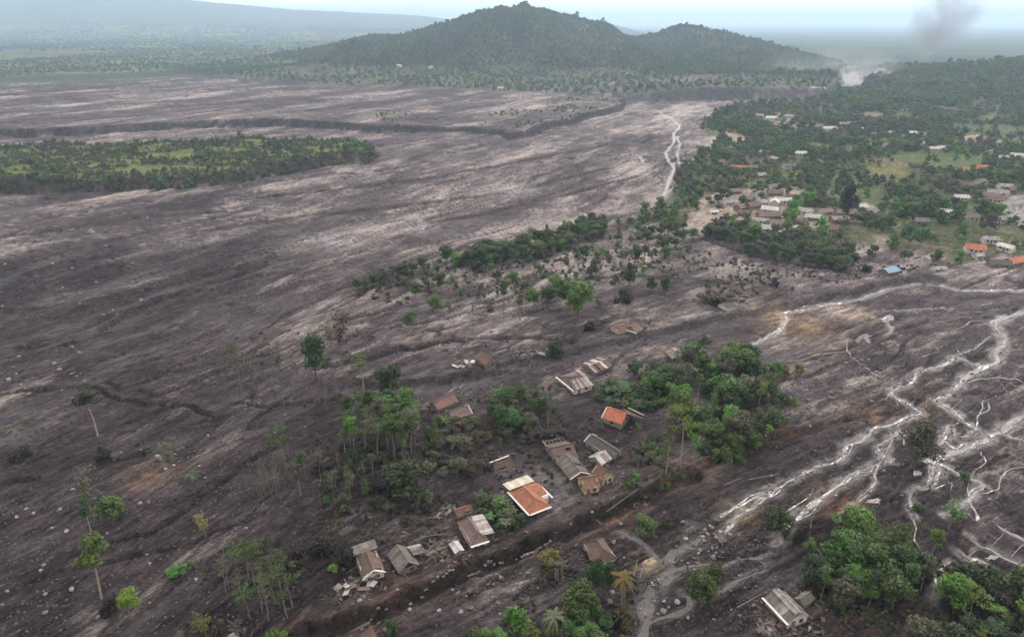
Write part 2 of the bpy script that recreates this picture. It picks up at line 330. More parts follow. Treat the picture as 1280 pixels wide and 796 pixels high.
    tx = x + 3.5 * fbm(x / 16, y / 16, 2, 55); ty = y + 3.5 * fbm(x / 16, y / 16, 2, 56); dT = sd_poly(tx, ty, P_TERR, 160)
    hT = (9.5 - 3.8 * sst(-170, -70, x) + 3.2 * sst(-30, 20, x)) * (.95 + .12 * vn(x / 60, y / 60, 57))
    z = z + hT * sst(-1.5, 3.5, dT); face = sst(-4, -1, dT) * (1 - sst(2.5, 6, dT)); paint(face * .92, (.034, .029, .030))  # scarp face coloured dark: its shade is painted in
    veg = sst(0, .3, fbm(x / 45, y / 30, 3, 58) + .45 * sst(-60, 80, x) - .35) * sst(6, 14, dT) * (1 - sst(60, 150, dT)); paint(veg * .7, (.075, .078, .045))
    dB = sd_poly(ex * .5 + x * .5, ey * .5 + y * .5, P_BANK, 200); hB = 4 + 16 * sst(130, 330, x)
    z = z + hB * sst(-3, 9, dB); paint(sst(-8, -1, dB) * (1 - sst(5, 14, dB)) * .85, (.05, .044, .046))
    gb = fbm(x / 60, y / 60, 3, 62); paint(sst(6, 20, dB) * np.clip(.8 + gb, 0, 1), (.050, .056, .034)); paint(sst(6, 20, dB) * sst(.1, .4, gb) * .6, (.095, .092, .062)); 
    dR = sd_poly(ex, ey, P_RIGHT, 120); t = sst(-4, 8, dR)
    z = z + t * (2.0 + 2.0 * fbm(x / 50, y / 50, 3, 64)); gr = fbm(x / 35, y / 35, 3, 65)
    paint(t * .97, (.058, .066, .032)); paint(t * sst(.0, .3, gr) * .85, (.092, .108, .046)); paint(t * sst(.2, .4, -gr) * .6, (.11, .088, .068))
    wet = wet * (1 - t)
    for p, c in MEADOW:
        q = sst(-2, 3, sd_poly(ex * .35 + x * .65, ey * .35 + y * .65, p, 30)); paint(q * np.clip(.85 + .5 * s2 + .4 * gr, 0, 1), c)
    dG = sd_poly(ex, ey, P_GREEN_FAR, 200); gg = fbm(x / 220, y / 90, 4, 66)
    t = sst(-10, 40, dG); paint(t * .96, (.046, .052, .030)); paint(t * sst(.05, .3, gg) * .85, (.098, .122, .042)); paint(t * sst(.28, .45, -gg) * .8, (.10, .088, .06))
    wet = wet * (1 - t)
    # hills and the far country
    ridge = 1 - np.abs(fbm(x / 190, y / 420, 4, 68)) * 1.5
    hH = np.interp(x, _hx, _hz, left=0, right=0); y0 = 2400 + 90 * vn(x / 300, y * 0, 69)
    pr = np.where(y < y0, sst(0, 1, (y - 1330) / (y0 - 1330)) ** 1.25, 1 - sst(0, 1100, y - y0)); tH = np.clip(pr, 0, 1)
    hill = hH * tH * (1 - (1.05 * (1 - ridge)) * (1 - tH) * 2.0 * (tH > 0)); z = z + np.maximum(hill, 0)
    hR = np.interp(x, _rx, _rz, left=0, right=_rz[-1]); y1 = 1400 + 60 * vn(x / 200, y * 0, 71)
    pr = np.where(y < y1, np.clip((y - 520) / (y1 - 520), 0, 1) ** 1.7, 1 - sst(0, 700, y - y1))
    z = z + hR * pr * (1 + .28 * fbm(x / 130, y / 130, 3, 72) * (1 - pr) * 2)
    hF = np.interp(x, _fx, _fz, left=_fz[0], right=0); z = z + hF * sst(5200, 10000, y) * (1 - .75 * sst(10000, 16000, y)) * (1 + .12 * fbm(x / 700, y / 900, 4, 73))
    t = np.maximum(sst(6, 30, hill), sst(1780, 2000, r)); t = np.maximum(t * (1 - sst(0, 30, dG) * (hill < 15)), 0)
    gf = fbm(x / 500, y / 300, 4, 74); paint(t * .97, (.030, .040, .025)); paint(t * sst(1700, 2600, r) * sst(.1, .4, gf) * (hill < 6) * .6, (.058, .072, .036)); paint(t * (hill > 6) * sst(.1, .4, fbm(x / 120, y / 160, 3, 75)) * .7, (.07, .075, .042))
    wet = wet * (1 - t)
    z = z * (1 - .9 * sst(13000, 19000, r)) - 0.0
    return z, np.clip(rgb, .012, .6), np.clip(rgb2, .012, .6), np.clip(wet, 0, 1), k, az

# one sheet: rings round the point under the camera, finer where the photograph looks
_dep = np.arange(R(60), R(1.75), -.00185)
_rr = [2.0, 15, 30, 45, 58] + list(CZ / np.tan(_dep))
rows = [_rr[0]]
for v in _rr[1:]:
    lim = lambda q: 1e9 if q < 480 else 4.2 if q < 1150 else 9.0 if q < 1500 else 22.0
    while v - rows[-1] > lim(rows[-1]) * 1.1: rows.append(rows[-1] + lim(rows[-1]))
    rows.append(v)
while rows[-1] < 42000: rows.append(rows[-1] * 1.035)
rows = np.array(rows)
fine = np.arange(-41.5, 41.5001, .1); coarse = np.arange(44.5, 316, 3.0)
ang = np.radians(np.concatenate([fine, coarse])); NA = len(ang); NR = len(rows)
AA, RRr = np.meshgrid(ang, rows); GX = RRr * np.sin(AA); GY = RRr * np.cos(AA)
_z, _c, _c2, _w, _k, _az = land(GX.ravel(), GY.ravel()); GZ = _z.reshape(NR, NA)
_angw = np.concatenate([ang, [ang[0] + 2 * math.pi]])
def ground(x, y):
    x = np.asarray(x, float); y = np.asarray(y, float); shp = x.shape; x = x.ravel(); y = y.ravel()
    a = np.arctan2(x, y); a = np.where(a < ang[0], a + 2 * math.pi, a); r = np.hypot(x, y)
    i = np.clip(np.searchsorted(rows, r) - 1, 0, NR - 2); j = np.clip(np.searchsorted(_angw, a, 'right') - 1, 0, NA - 1)
    u = np.clip((r - rows[i]) / (rows[i + 1] - rows[i]), 0, 1); v = (a - _angw[j]) / (_angw[j + 1] - _angw[j]); j2 = (j + 1) % NA
    return ((GZ[i, j] * (1 - v) + GZ[i, j2] * v) * (1 - u) + (GZ[i + 1, j] * (1 - v) + GZ[i + 1, j2] * v) * u).reshape(shp)
def at(px, py, up=0.0):
    """points of the land seen at these pixels (up: that far above it)"""
    px = np.atleast_1d(np.asarray(px, float)); py = np.atleast_1d(np.asarray(py, float)); a, b, c = rays(px, py)
    T = np.geomspace(90, 9000, 700); X = a[:, None] * T; Y = b[:, None] * T; Z = CZ + c[:, None] * T
    below = Z < ground(X, Y) + up; k = np.where(below.any(1), below.argmax(1), len(T) - 1); k = np.maximum(k, 1); n = np.arange(len(px))
    t0, t1 = T[k - 1], T[k]
    for _ in range(14):
        tm = (t0 + t1) / 2; bl = CZ + c * tm < ground(a * tm, b * tm) + up; t1 = np.where(bl, tm, t1); t0 = np.where(bl, t0, tm)
    return np.stack([a * t1, b * t1, CZ + c * t1 - up], 1)
def depth_m(P):                            # metres per photo pixel at a point
    return (P[1] * cp - (P[2] - CZ) * sp) / F

# ------------------------------------------------------------------ material helper
class NT:
    def __init__(s, name):
        s.m = bpy.data.materials.new(name); s.m.use_nodes = True; s.t = s.m.node_tree; s.b = s.t.nodes['Principled BSDF']; s.out = s.t.nodes['Material Output']
    def n(s, t, **k):
        n = s.t.nodes.new(t)
        for a, b in k.items():
            if a.startswith('_'): n.inputs[a[1:].replace('_', ' ')].default_value = b
            else: setattr(n, a, b)
        return n
    def l(s, a, b): s.t.links.new(a, b)
    def noise(s, vec, scale, detail=4, rough=.55):
        n = s.n('ShaderNodeTexNoise', _Scale=scale, _Detail=detail, _Roughness=rough); s.l(vec, n.inputs['Vector']); return n.outputs[0]
    def ramp(s, f, lo, hi, c0, c1):
        n = s.n('ShaderNodeMapRange'); n.inputs[1].default_value = lo; n.inputs[2].default_value = hi; n.inputs[3].default_value = c0; n.inputs[4].default_value = c1; s.l(f, n.inputs[0]); return n.outputs[0]
    def mix(s, f, a, b, blend='MIX'):
        n = s.n('ShaderNodeMix', data_type='RGBA', blend_type=blend)
        for v, i in ((f, 0), (a, 6), (b, 7)):
            if isinstance(v, (int, float)): n.inputs[i].default_value = v
            elif isinstance(v, tuple): n.inputs[i].default_value = (*v, 1)
            else: s.l(v, n.inputs[i])
        return n.outputs[2]
    def scale(s, col, f):
        n = s.n('ShaderNodeVectorMath', operation='SCALE'); s.l(col, n.inputs[0])
        if isinstance(f, (int, float)): n.inputs['Scale'].default_value = f
        else: s.l(f, n.inputs['Scale'])
        return n.outputs[0]
    def bump(s, h, strength, dist):
        n = s.n('ShaderNodeBump', _Strength=strength, _Distance=dist); s.l(h, n.inputs['Height']); s.l(n.outputs[0], s.b.inputs['Normal'])
    def base(s, c): s.l(c, s.b.inputs['Base Color'])
def mesh_obj(name, V, Fc, mat=None, parent=None, smooth=False, attrs=None):
    me = bpy.data.meshes.new(name); me.from_pydata([tuple(v) for v in V], [], [tuple(f) for f in Fc]); me.update()
    if smooth: me.polygons.foreach_set('use_smooth', [True] * len(me.polygons))
    if mat:
        for k in (mat if isinstance(mat, (list, tuple)) else [mat]): me.materials.append(k)
    o = bpy.data.objects.new(name, me); COL.objects.link(o)
    if parent: o.parent = parent
    return o
def fast_mesh(name, V, Q):                 # quads from numpy arrays
    me = bpy.data.meshes.new(name); V = np.asarray(V, np.float32); Q = np.asarray(Q, np.int32); k = Q.shape[1]
    me.vertices.add(len(V)); me.vertices.foreach_set('co', V.ravel()); me.loops.add(Q.size); me.loops.foreach_set('vertex_index', Q.ravel())
    me.polygons.add(len(Q)); me.polygons.foreach_set('loop_start', np.arange(0, Q.size, k, dtype=np.int32)); me.polygons.foreach_set('loop_total', np.full(len(Q), k, np.int32))
    me.update(calc_edges=True); return me
def thing(name, label, cat, loc=(0, 0, 0), rz=0.0, group=None):
    o = bpy.data.objects.new(name, None); COL.objects.link(o); o.location = loc; o.rotation_euler = (0, 0, rz)
    o.empty_display_size = .5; o['label'] = label; o['category'] = cat
    if group: o['group'] = group
    return o

M = NT('ash_ground'); g = M.n('ShaderNodeTexCoord').outputs['Object']
al = M.n('ShaderNodeAttribute', attribute_name='albedo'); a2 = M.n('ShaderNodeAttribute', attribute_name='silt_albedo'); we = M.n('ShaderNodeAttribute', attribute_name='wet'); sk = M.n('ShaderNodeAttribute', attribute_name='silt'); fl = M.n('ShaderNodeAttribute', attribute_name='flow')
def math2(op, a, b):
    n = M.n('ShaderNodeMath', operation=op)
    for i, v in enumerate((a, b)):
        if isinstance(v, (int, float)): n.inputs[i].default_value = v
        else: M.l(v, n.inputs[i])
    return n.outputs[0]
def streaks(deg, sc):                       # noise drawn out along one flow direction
    r1 = M.n('ShaderNodeMapping', vector_type='POINT'); r1.inputs['Rotation'].default_value = (0, 0, R(deg)); M.l(g, r1.inputs[0])   # flow becomes +Y
    r2 = M.n('ShaderNodeMapping', vector_type='POINT'); r2.inputs['Scale'].default_value = sc; M.l(r1.outputs[0], r2.inputs[0]); return M.noise(r2.outputs[0], 1.0, 7, .66)
n30, n45, n58 = [streaks(d_, (.62, .13, .3)) for d_ in (30, 45, 58)]; q30, q58 = [streaks(d_, (2.3, .36, 1)) for d_ in (32, 57)]
w3 = M.ramp(fl.outputs['Fac'], 45, 58, 0, 1); w1 = M.ramp(fl.outputs['Fac'], 30, 45, 1, 0)
def fmix(f, a, b):
    n = M.n('ShaderNodeMix', data_type='FLOAT'); n.inputs[0].default_value = .5
    if f is not None: M.l(f, n.inputs[0])
    M.l(a, n.inputs[2]); M.l(b, n.inputs[3]); return n.outputs[0]
sn = fmix(w1, fmix(w3, n45, n58), n30); fs = fmix(M.ramp(fl.outputs['Fac'], 38, 50, 0, 1), q30, q58); nf = fmix(None, M.noise(g, 1.3, 6, .7), fs); nm = M.noise(g, .2, 4, .6)
kk = math2('ADD', sk.outputs['Fac'], math2('MULTIPLY', math2('SUBTRACT', sn, .5), 2.6)); kk = math2('ADD', kk, math2('MULTIPLY', math2('SUBTRACT', nf, .5), 1.3))
mm = M.n('ShaderNodeMapRange', interpolation_type='SMOOTHSTEP'); M.l(kk, mm.inputs[0]); mm.inputs[1].default_value = -.12; mm.inputs[2].default_value = .95
dk = M.scale(al.outputs['Color'], M.ramp(sn, .36, .64, 1.85, .42)); dk = M.scale(dk, M.ramp(nf, .36, .64, .38, 1.85)); pl_ = M.scale(a2.outputs['Color'], M.ramp(nf, .34, .66, .60, 1.32))
c = M.mix(mm.outputs[0], dk, pl_); c = M.scale(c, M.ramp(nm, .3, .7, .72, 1.28))
for sc_, lo_ in ((.55, .86), (1.0, .80), (2.3, .86)):
    vor = M.n('ShaderNodeTexVoronoi', _Scale=sc_); M.l(g, vor.inputs['Vector']); vs = M.n('ShaderNodeSeparateColor'); M.l(vor.outputs['Color'], vs.inputs[0])
    c = M.mix(math2('MULTIPLY', M.ramp(vor.outputs['Distance'], .14, .24, 1, 0), M.ramp(vs.outputs[0], lo_, 1, 0, .75)), c, M.scale(al.outputs['Color'], 3.6))
M.base(c)
M.l(M.ramp(we.outputs['Fac'], .2, 1, 1, .28), M.b.inputs['Roughness']); M.l(M.ramp(we.outputs['Fac'], .25, 1, .05, .5), M.b.inputs['Specular IOR Level'])
bh = math2('ADD', math2('ADD', math2('MULTIPLY', nf, .5), nm), math2('MULTIPLY', sn, 1.7)); M.bump(bh, 1.0, .9)
MAT_GROUND = M.m

idx = np.arange(NR * NA).reshape(NR, NA); nx = np.roll(idx, -1, 1)
Q = np.stack([idx[:-1], nx[:-1], nx[1:], idx[1:]], -1).reshape(-1, 4)[:, ::-1]
me = fast_mesh('ground', np.stack([GX.ravel(), GY.ravel(), GZ.ravel()], 1), Q)
me.polygons.foreach_set('use_smooth', np.ones(len(Q), bool))
ca = me.attributes.new('albedo', 'FLOAT_COLOR', 'POINT'); ca.data.foreach_set('color', np.concatenate([_c, np.ones((len(_c), 1))], 1).astype(np.float32).ravel())
cb = me.attributes.new('silt_albedo', 'FLOAT_COLOR', 'POINT'); cb.data.foreach_set('color', np.concatenate([_c2, np.ones((len(_c), 1))], 1).astype(np.float32).ravel())
for nm_, v_ in (('silt', _k), ('flow', _az)):
    q_ = me.attributes.new(nm_, 'FLOAT', 'POINT'); q_.data.foreach_set('value', v_.astype(np.float32))
wa = me.attributes.new('wet', 'FLOAT', 'POINT'); wa.data.foreach_set('value', _w.astype(np.float32))
me.materials.append(MAT_GROUND)
ob = bpy.data.objects.new('ground', me); COL.objects.link(ob); ob['kind'] = 'structure'; ob['label'] = 'dark volcanic ash plain with pale streaks of silt and eroded gullies'

# ------------------------------------------------------------------ streams and tracks as draped sheets
M = NT('silty_water'); g = M.n('ShaderNodeTexCoord').outputs['Object']; n_ = M.noise(g, .7, 5, .65)
M.base(M.mix(M.ramp(n_, .35, .65, 0, 1), (.115, .10, .098), (.235, .212, .205))); M.b.inputs['Roughness'].default_value = .26; M.b.inputs['IOR'].default_value = 1.42
M.bump(M.noise(g, 2.2, 3), .06, .05); MAT_WATER = M.m
M = NT('packed_track'); g = M.n('ShaderNodeTexCoord').outputs['Object']; n_ = M.noise(g, .8, 6, .7)
M.base(M.mix(M.ramp(n_, .3, .7, 0, 1), (.060, .052, .053), (.120, .106, .105))); M.b.inputs['Roughness'].default_value = .8; M.bump(M.noise(g, 3, 4), .5, .2); MAT_TRACK = M.m
def poly_points(pix, n, gap):
    p = PX(pix); lo, hi = p.min(0), p.max(0); o = []
    for _ in range(n * 60):
        q = rng.uniform(lo, hi)
        if len(o) >= n: break
        if inside(np.array([q[0]]), np.array([q[1]]), p)[0] and all((q[0] - a) ** 2 + (q[1] - b) ** 2 > gap * gap for a, b in o): o.append(tuple(q))
    return o
def ribbon(name, pix, hw, mat, lift, label, seed, rag=.32, wob=1.0):
    p = smooth_line(PX(pix), 10)
    seg = np.hypot(*np.diff(p, axis=0).T); s = np.concatenate([[0], np.cumsum(seg)]); n = max(6, int(s[-1] / .55)); q = np.linspace(0, s[-1], n)
    x = np.interp(q, s, p[:, 0]); y = np.interp(q, s, p[:, 1]); o = np.zeros_like(q) + seed * 7.7
    x = x + wob * (.3 * hw * vn(q / 5, o, 3) + .7 * hw * vn(q / 13, o, 4)); y = y + wob * (.3 * hw * vn(q / 5, o, 5) + .7 * hw * vn(q / 13, o, 6))
    tx, ty = np.gradient(x), np.gradient(y); l = np.hypot(tx, ty) + 1e-6; nx_, ny_ = -ty / l, tx / l
    endt = np.minimum(1, np.minimum(q, s[-1] - q) / (6 * hw) + .12) * np.clip(.85 + .6 * vn(q / 16, o, 21) + .25 * vn(q / 5, o, 22), .3, 1.35)
    wl = hw * endt * np.clip(1 + rag * vn(q / 6, o, 8) + rag * .9 * vn(q / 2.4, o, 9), .2, 2); wr = hw * endt * np.clip(1 + rag * vn(q / 6, o, 12) + rag * .9 * vn(q / 2.4, o, 13), .2, 2)
    k = 5; V = []
    for j in range(k):
        f = j / (k - 1) * 2 - 1; off = np.where(f < 0, f * wl, f * wr); V.append(np.stack([x + nx_ * off, y + ny_ * off], 1))
    V = np.stack(V, 1); Z = ground(V[..., 0], V[..., 1]) + lift; V = np.concatenate([V, Z[..., None]], 2).reshape(-1, 3)
    a = np.arange(n * k).reshape(n, k); Q = np.stack([a[:-1, :-1], a[:-1, 1:], a[1:, 1:], a[1:, :-1]], -1).reshape(-1, 4)
    me = fast_mesh(name, V, Q[:, ::-1]); me.materials.append(mat); me.polygons.foreach_set('use_smooth', np.ones(len(Q), bool))
    if len(me.polygons) and me.polygons[0].normal.z < 0: me.flip_normals()
    ob = bpy.data.objects.new(name, me); COL.objects.link(ob); ob['kind'] = 'structure'; ob['label'] = label
for i, (p, h) in enumerate(TRACK): ribbon('track', p, h * .78, MAT_TRACK, .05, 'grey packed track worn across the dark ash', 50 + i, .4)
def pool(px, py, wpx, hpx, seed):
    c = PX([(px, py)])[0]; e = PX([(px + wpx / 2, py - hpx * .2), (px, py - hpx / 2)]); a, b = e[0] - c, e[1] - c; V, n, rg = [], 44, 6
    for j in range(1, rg + 1):
        for i in range(n):
            t = 2 * math.pi * i / n; q = (j / rg) * (1 + .42 * float(vn(np.array([math.cos(t) * 2.6 + seed]), np.array([math.sin(t) * 2.6]), 3)[0]) + .25 * float(vn(np.array([math.cos(t) * 7 + seed]), np.array([math.sin(t) * 7]), 4)[0])); V.append(c + a * math.cos(t) * q + b * math.sin(t) * q)
    V = np.array(V + [c]); Z = ground(V[:, 0], V[:, 1]) + .07; Fc = [(len(V) - 1, i, (i + 1) % n) for i in range(n)]
    for j in range(rg - 1): Fc += [(j * n + i, j * n + n + i, j * n + n + (i + 1) % n, j * n + (i + 1) % n) for i in range(n)]
    o = mesh_obj('pool', np.column_stack([V, Z]), Fc, MAT_WATER, None, True); o['kind'] = 'structure'; o['label'] = 'pale sheet of silty water pooled on the ash'
    if o.data.polygons[0].normal.z < 0: o.data.flip_normals()
for i, a in enumerate([(1166,571,24,6),(1146,593,13,7),(1114,575,9,5),(1092,627,16,6),(1110,398,14,6),(1180,720,10,8),(1241,697,16,6),(1172,740,7,8)]): pool(*a, i * 3.3)
# the web of thin threads over the wet mud: traced down the flow
def pxy(x, y):                              # ground point -> photo pixel (to keep the threads inside the wet area)
    d = y * cp + CZ * sp; return 640 + F * x / d, 398 - F * (y * sp - CZ * cp) / d
WEB = [(1060,380),(1280,380),(1290,650),(1190,660),(1080,640),(1000,660),(930,640),(1040,560),(1100,470)]
for i, (qx, qy) in enumerate(poly_points(WEB, 34, 7)):
    a = R(58) + math.pi * (i % 2) + rng.normal(0, .35); ph = rng.uniform(0, 99); l_ = rng.uniform(14, 46); pts_ = []
    for k in range(int(l_ / 2)):
        u_, v_ = pxy(qx, qy); pts_.append((u_, v_)); aa = a + .5 * float(vn(np.array([ph + k * .33]), np.array([i * 3.1]), 61)[0]); qx += 2 * math.sin(aa); qy += 2 * math.cos(aa)
    if len(pts_) > 4: ribbon('stream', pts_, rng.choice([.10, .13, .16, .22]), MAT_WATER, .08, 'thin pale thread of water on the wet mud', 400 + i, .6, 1.5)
for i, (p, h) in enumerate(STREAM):
    ribbon('stream', p, h * .36, MAT_WATER, .10, 'milky shallow stream braiding over the ash', i, .34)
    if len(p) > 3:
        for k in range(2 if h > .85 else 1): ribbon('stream', p, h * rng.uniform(.13, .22), MAT_WATER, .075, 'thin side braid of the milky stream', 200 + 7 * i + k, .6, rng.uniform(5.5, 8.5))
# ================================================================== PLANTS
def leaf_mat(name, c0, c1, dust=0.0):
    M = NT(name); oi = M.n('ShaderNodeObjectInfo'); at_ = M.n('ShaderNodeAttribute', attribute_name='tone'); g = M.n('ShaderNodeTexCoord').outputs['Object']
    c = M.mix(at_.outputs['Fac'], c0, c1)
    hs = M.n('ShaderNodeHueSaturation'); M.l(c, hs.inputs['Color']); M.l(M.ramp(oi.outputs['Random'], 0, 1, .465, .53), hs.inputs['Hue']); M.l(M.ramp(oi.outputs['Random'], 0, 1, .68, 1.45), hs.inputs['Value'])
    c = hs.outputs[0]
    ws = M.n('ShaderNodeNewGeometry'); cl = M.noise(ws.outputs['Position'], .55, 2); c = M.mix(M.ramp(cl, .42, .62, 0, .3), c, (.085, .078, .062))
    if dust: c = M.mix(M.ramp(M.noise(ws.outputs['Position'], 1.3, 2), .35, .65, 0, dust), c, (.115, .10, .09))
    M.base(c); M.b.inputs['Roughness'].default_value = .55; M.b.inputs['Specular IOR Level'].default_value = .3
    tr = M.n('ShaderNodeBsdfTranslucent'); M.l(M.scale(c, 1.15), tr.inputs[0]); mx = M.n('ShaderNodeMixShader', _Fac=.3)
    M.l(M.b.outputs[0], mx.inputs[1]); M.l(tr.outputs[0], mx.inputs[2]); M.l(mx.outputs[0], M.out.inputs[0]); return M.m
LM = dict(
    dark=leaf_mat('leaf_dark_green', (.026, .050, .018), (.055, .098, .030)),
    green=leaf_mat('leaf_green', (.045, .085, .022), (.090, .155, .038)),
    bright=leaf_mat('leaf_bright_green', (.070, .145, .022), (.125, .225, .042)),
    lime=leaf_mat('leaf_lime_green', (.12, .185, .022), (.19, .28, .045)),
    olive=leaf_mat('leaf_dusty_olive', (.070, .078, .036), (.125, .130, .064), .4),
    grey=leaf_mat('leaf_ash_covered', (.062, .060, .046), (.10, .095, .074), .5),
    brown=leaf_mat('leaf_scorched_brown', (.050, .036, .022), (.095, .070, .040), .15),
    black=leaf_mat('leaf_charred', (.020, .019, .016), (.040, .036, .028), .15),
    yellow=leaf_mat('leaf_yellow', (.15, .125, .03), (.21, .165, .04)),
    blue=leaf_mat('leaf_blue_green', (.040, .075, .040), (.075, .125, .058)))
COLOUR_WORD = dict(dark='dark green', green='mid green', bright='bright green', lime='lime green', olive='dusty olive', grey='ash-grey', brown='scorched brown', black='blackened', yellow='yellowing', blue='bluish green')
def bark(name, c0, c1):
    M = NT(name); g = M.n('ShaderNodeTexCoord').outputs['Object']; mp = M.n('ShaderNodeMapping', _Scale=(3, 3, .8)); M.l(g, mp.inputs[0])
    M.base(M.mix(M.ramp(M.noise(mp.outputs[0], 2, 4), .3, .7, 0, 1), c0, c1)); M.b.inputs['Roughness'].default_value = .9; return M.m
BK = dict(pale=bark('pale_bark', (.22, .19, .15), (.36, .31, .25)), brown=bark('brown_bark', (.07, .055, .045), (.13, .10, .08)), grey=bark('grey_bark', (.12, .105, .095), (.22, .19, .17)))

def tube(V, Fc, pts, rad, n=5):
    b = len(V); pts = [Vector(p) for p in pts]
    for i, p in enumerate(pts):
        d = (pts[min(i + 1, len(pts) - 1)] - pts[max(i - 1, 0)]).normalized()
        u = d.orthogonal().normalized(); v = d.cross(u)
        for k in range(n):
            a = 2 * math.pi * k / n; V.append(p + (u * math.cos(a) + v * math.sin(a)) * rad[i])
    for i in range(len(pts) - 1):
        for k in range(n):
            k2 = (k + 1) % n; Fc.append((b + i * n + k, b + i * n + k2, b + (i + 1) * n + k2, b + (i + 1) * n + k))
    Fc.append(tuple(b + (len(pts) - 1) * n + k for k in range(n)))
def leaves(centres, radii, per, size, r, flat_=1.0, name='crown'):
    """clumps of leaf blades: every clump a loose shell of small faces turned outwards and up"""
    P, N, T = [], [], []
    for (c, rad) in zip(centres, radii):
        n = max(6, int(per * (rad / np.mean(radii)) ** 2)); d = r.normal(size=(n, 3)); d /= np.linalg.norm(d, axis=1)[:, None]
        q = rad * r.uniform(.45, 1.08, n) ** .6; p = d * q[:, None] * np.array([1, 1, .78 * flat_]) + c
        P.append(p); nn = d + r.normal(size=(n, 3)) * .55 + np.array([0, 0, .45]); N.append(nn / np.linalg.norm(nn, axis=1)[:, None])
        T.append(np.clip(r.normal(.5, .22, n) + r.normal(0, .18), 0, 1))
    P = np.concatenate(P); N = np.concatenate(N); T = np.concatenate(T); n = len(P)
    h = r.normal(size=(n, 3)); U = np.cross(N, h); U /= np.linalg.norm(U, axis=1)[:, None]; W = np.cross(N, U)
    s = size * r.uniform(.6, 1.35, n)[:, None]; a = r.uniform(.55, .85, n)[:, None]
    V = np.stack([P - U * s, P - W * s * a + N * s * .18, P + U * s * 1.1, P + W * s * a + N * s * .18], 1).reshape(-1, 3)
    me = fast_mesh(name, V, np.arange(n * 4).reshape(-1, 4)); t = me.attributes.new('tone', 'FLOAT', 'FACE'); t.data.foreach_set('value', T.astype(np.float32)); return me
def shade_mesh(V, Fc, name): 
    me = bpy.data.meshes.new(name); me.from_pydata([tuple(v) for v in V], [], [tuple(f) for f in Fc]); me.update(); me.polygons.foreach_set('use_smooth', [True] * len(me.polygons)); return me

PROTO = {}                                  # kind -> list of (crown mesh, trunk mesh, nominal height, nominal width)
def limbs(r, H, base_h, cs, rt, lean=.0, n=6):
    V, Fc = [], []; top = Vector((lean * H, lean * .5 * H, base_h + (H - base_h) * .55))
    mid = Vector((lean * H * .3 + r.normal(0, .012 * H), r.normal(0, .012 * H), base_h * .6))
    tube(V, Fc, [(0, 0, -.8), (0, 0, .3), mid, Vector((lean * H * .7, lean * .3 * H, base_h)), top], [rt * 1.5, rt * 1.15, rt * .85, rt * .7, rt * .3], n)
    fork = Vector((lean * H * .7, lean * .3 * H, base_h))
    for c in cs[:9]:
        c = Vector(c); m = fork.lerp(c, .5) + Vector((0, 0, -.06 * H)); tube(V, Fc, [fork.lerp(top, r.uniform(0, .5)), m, c], [rt * .45, rt * .3, rt * .12], 4)
    return shade_mesh(V, Fc, 'trunk')
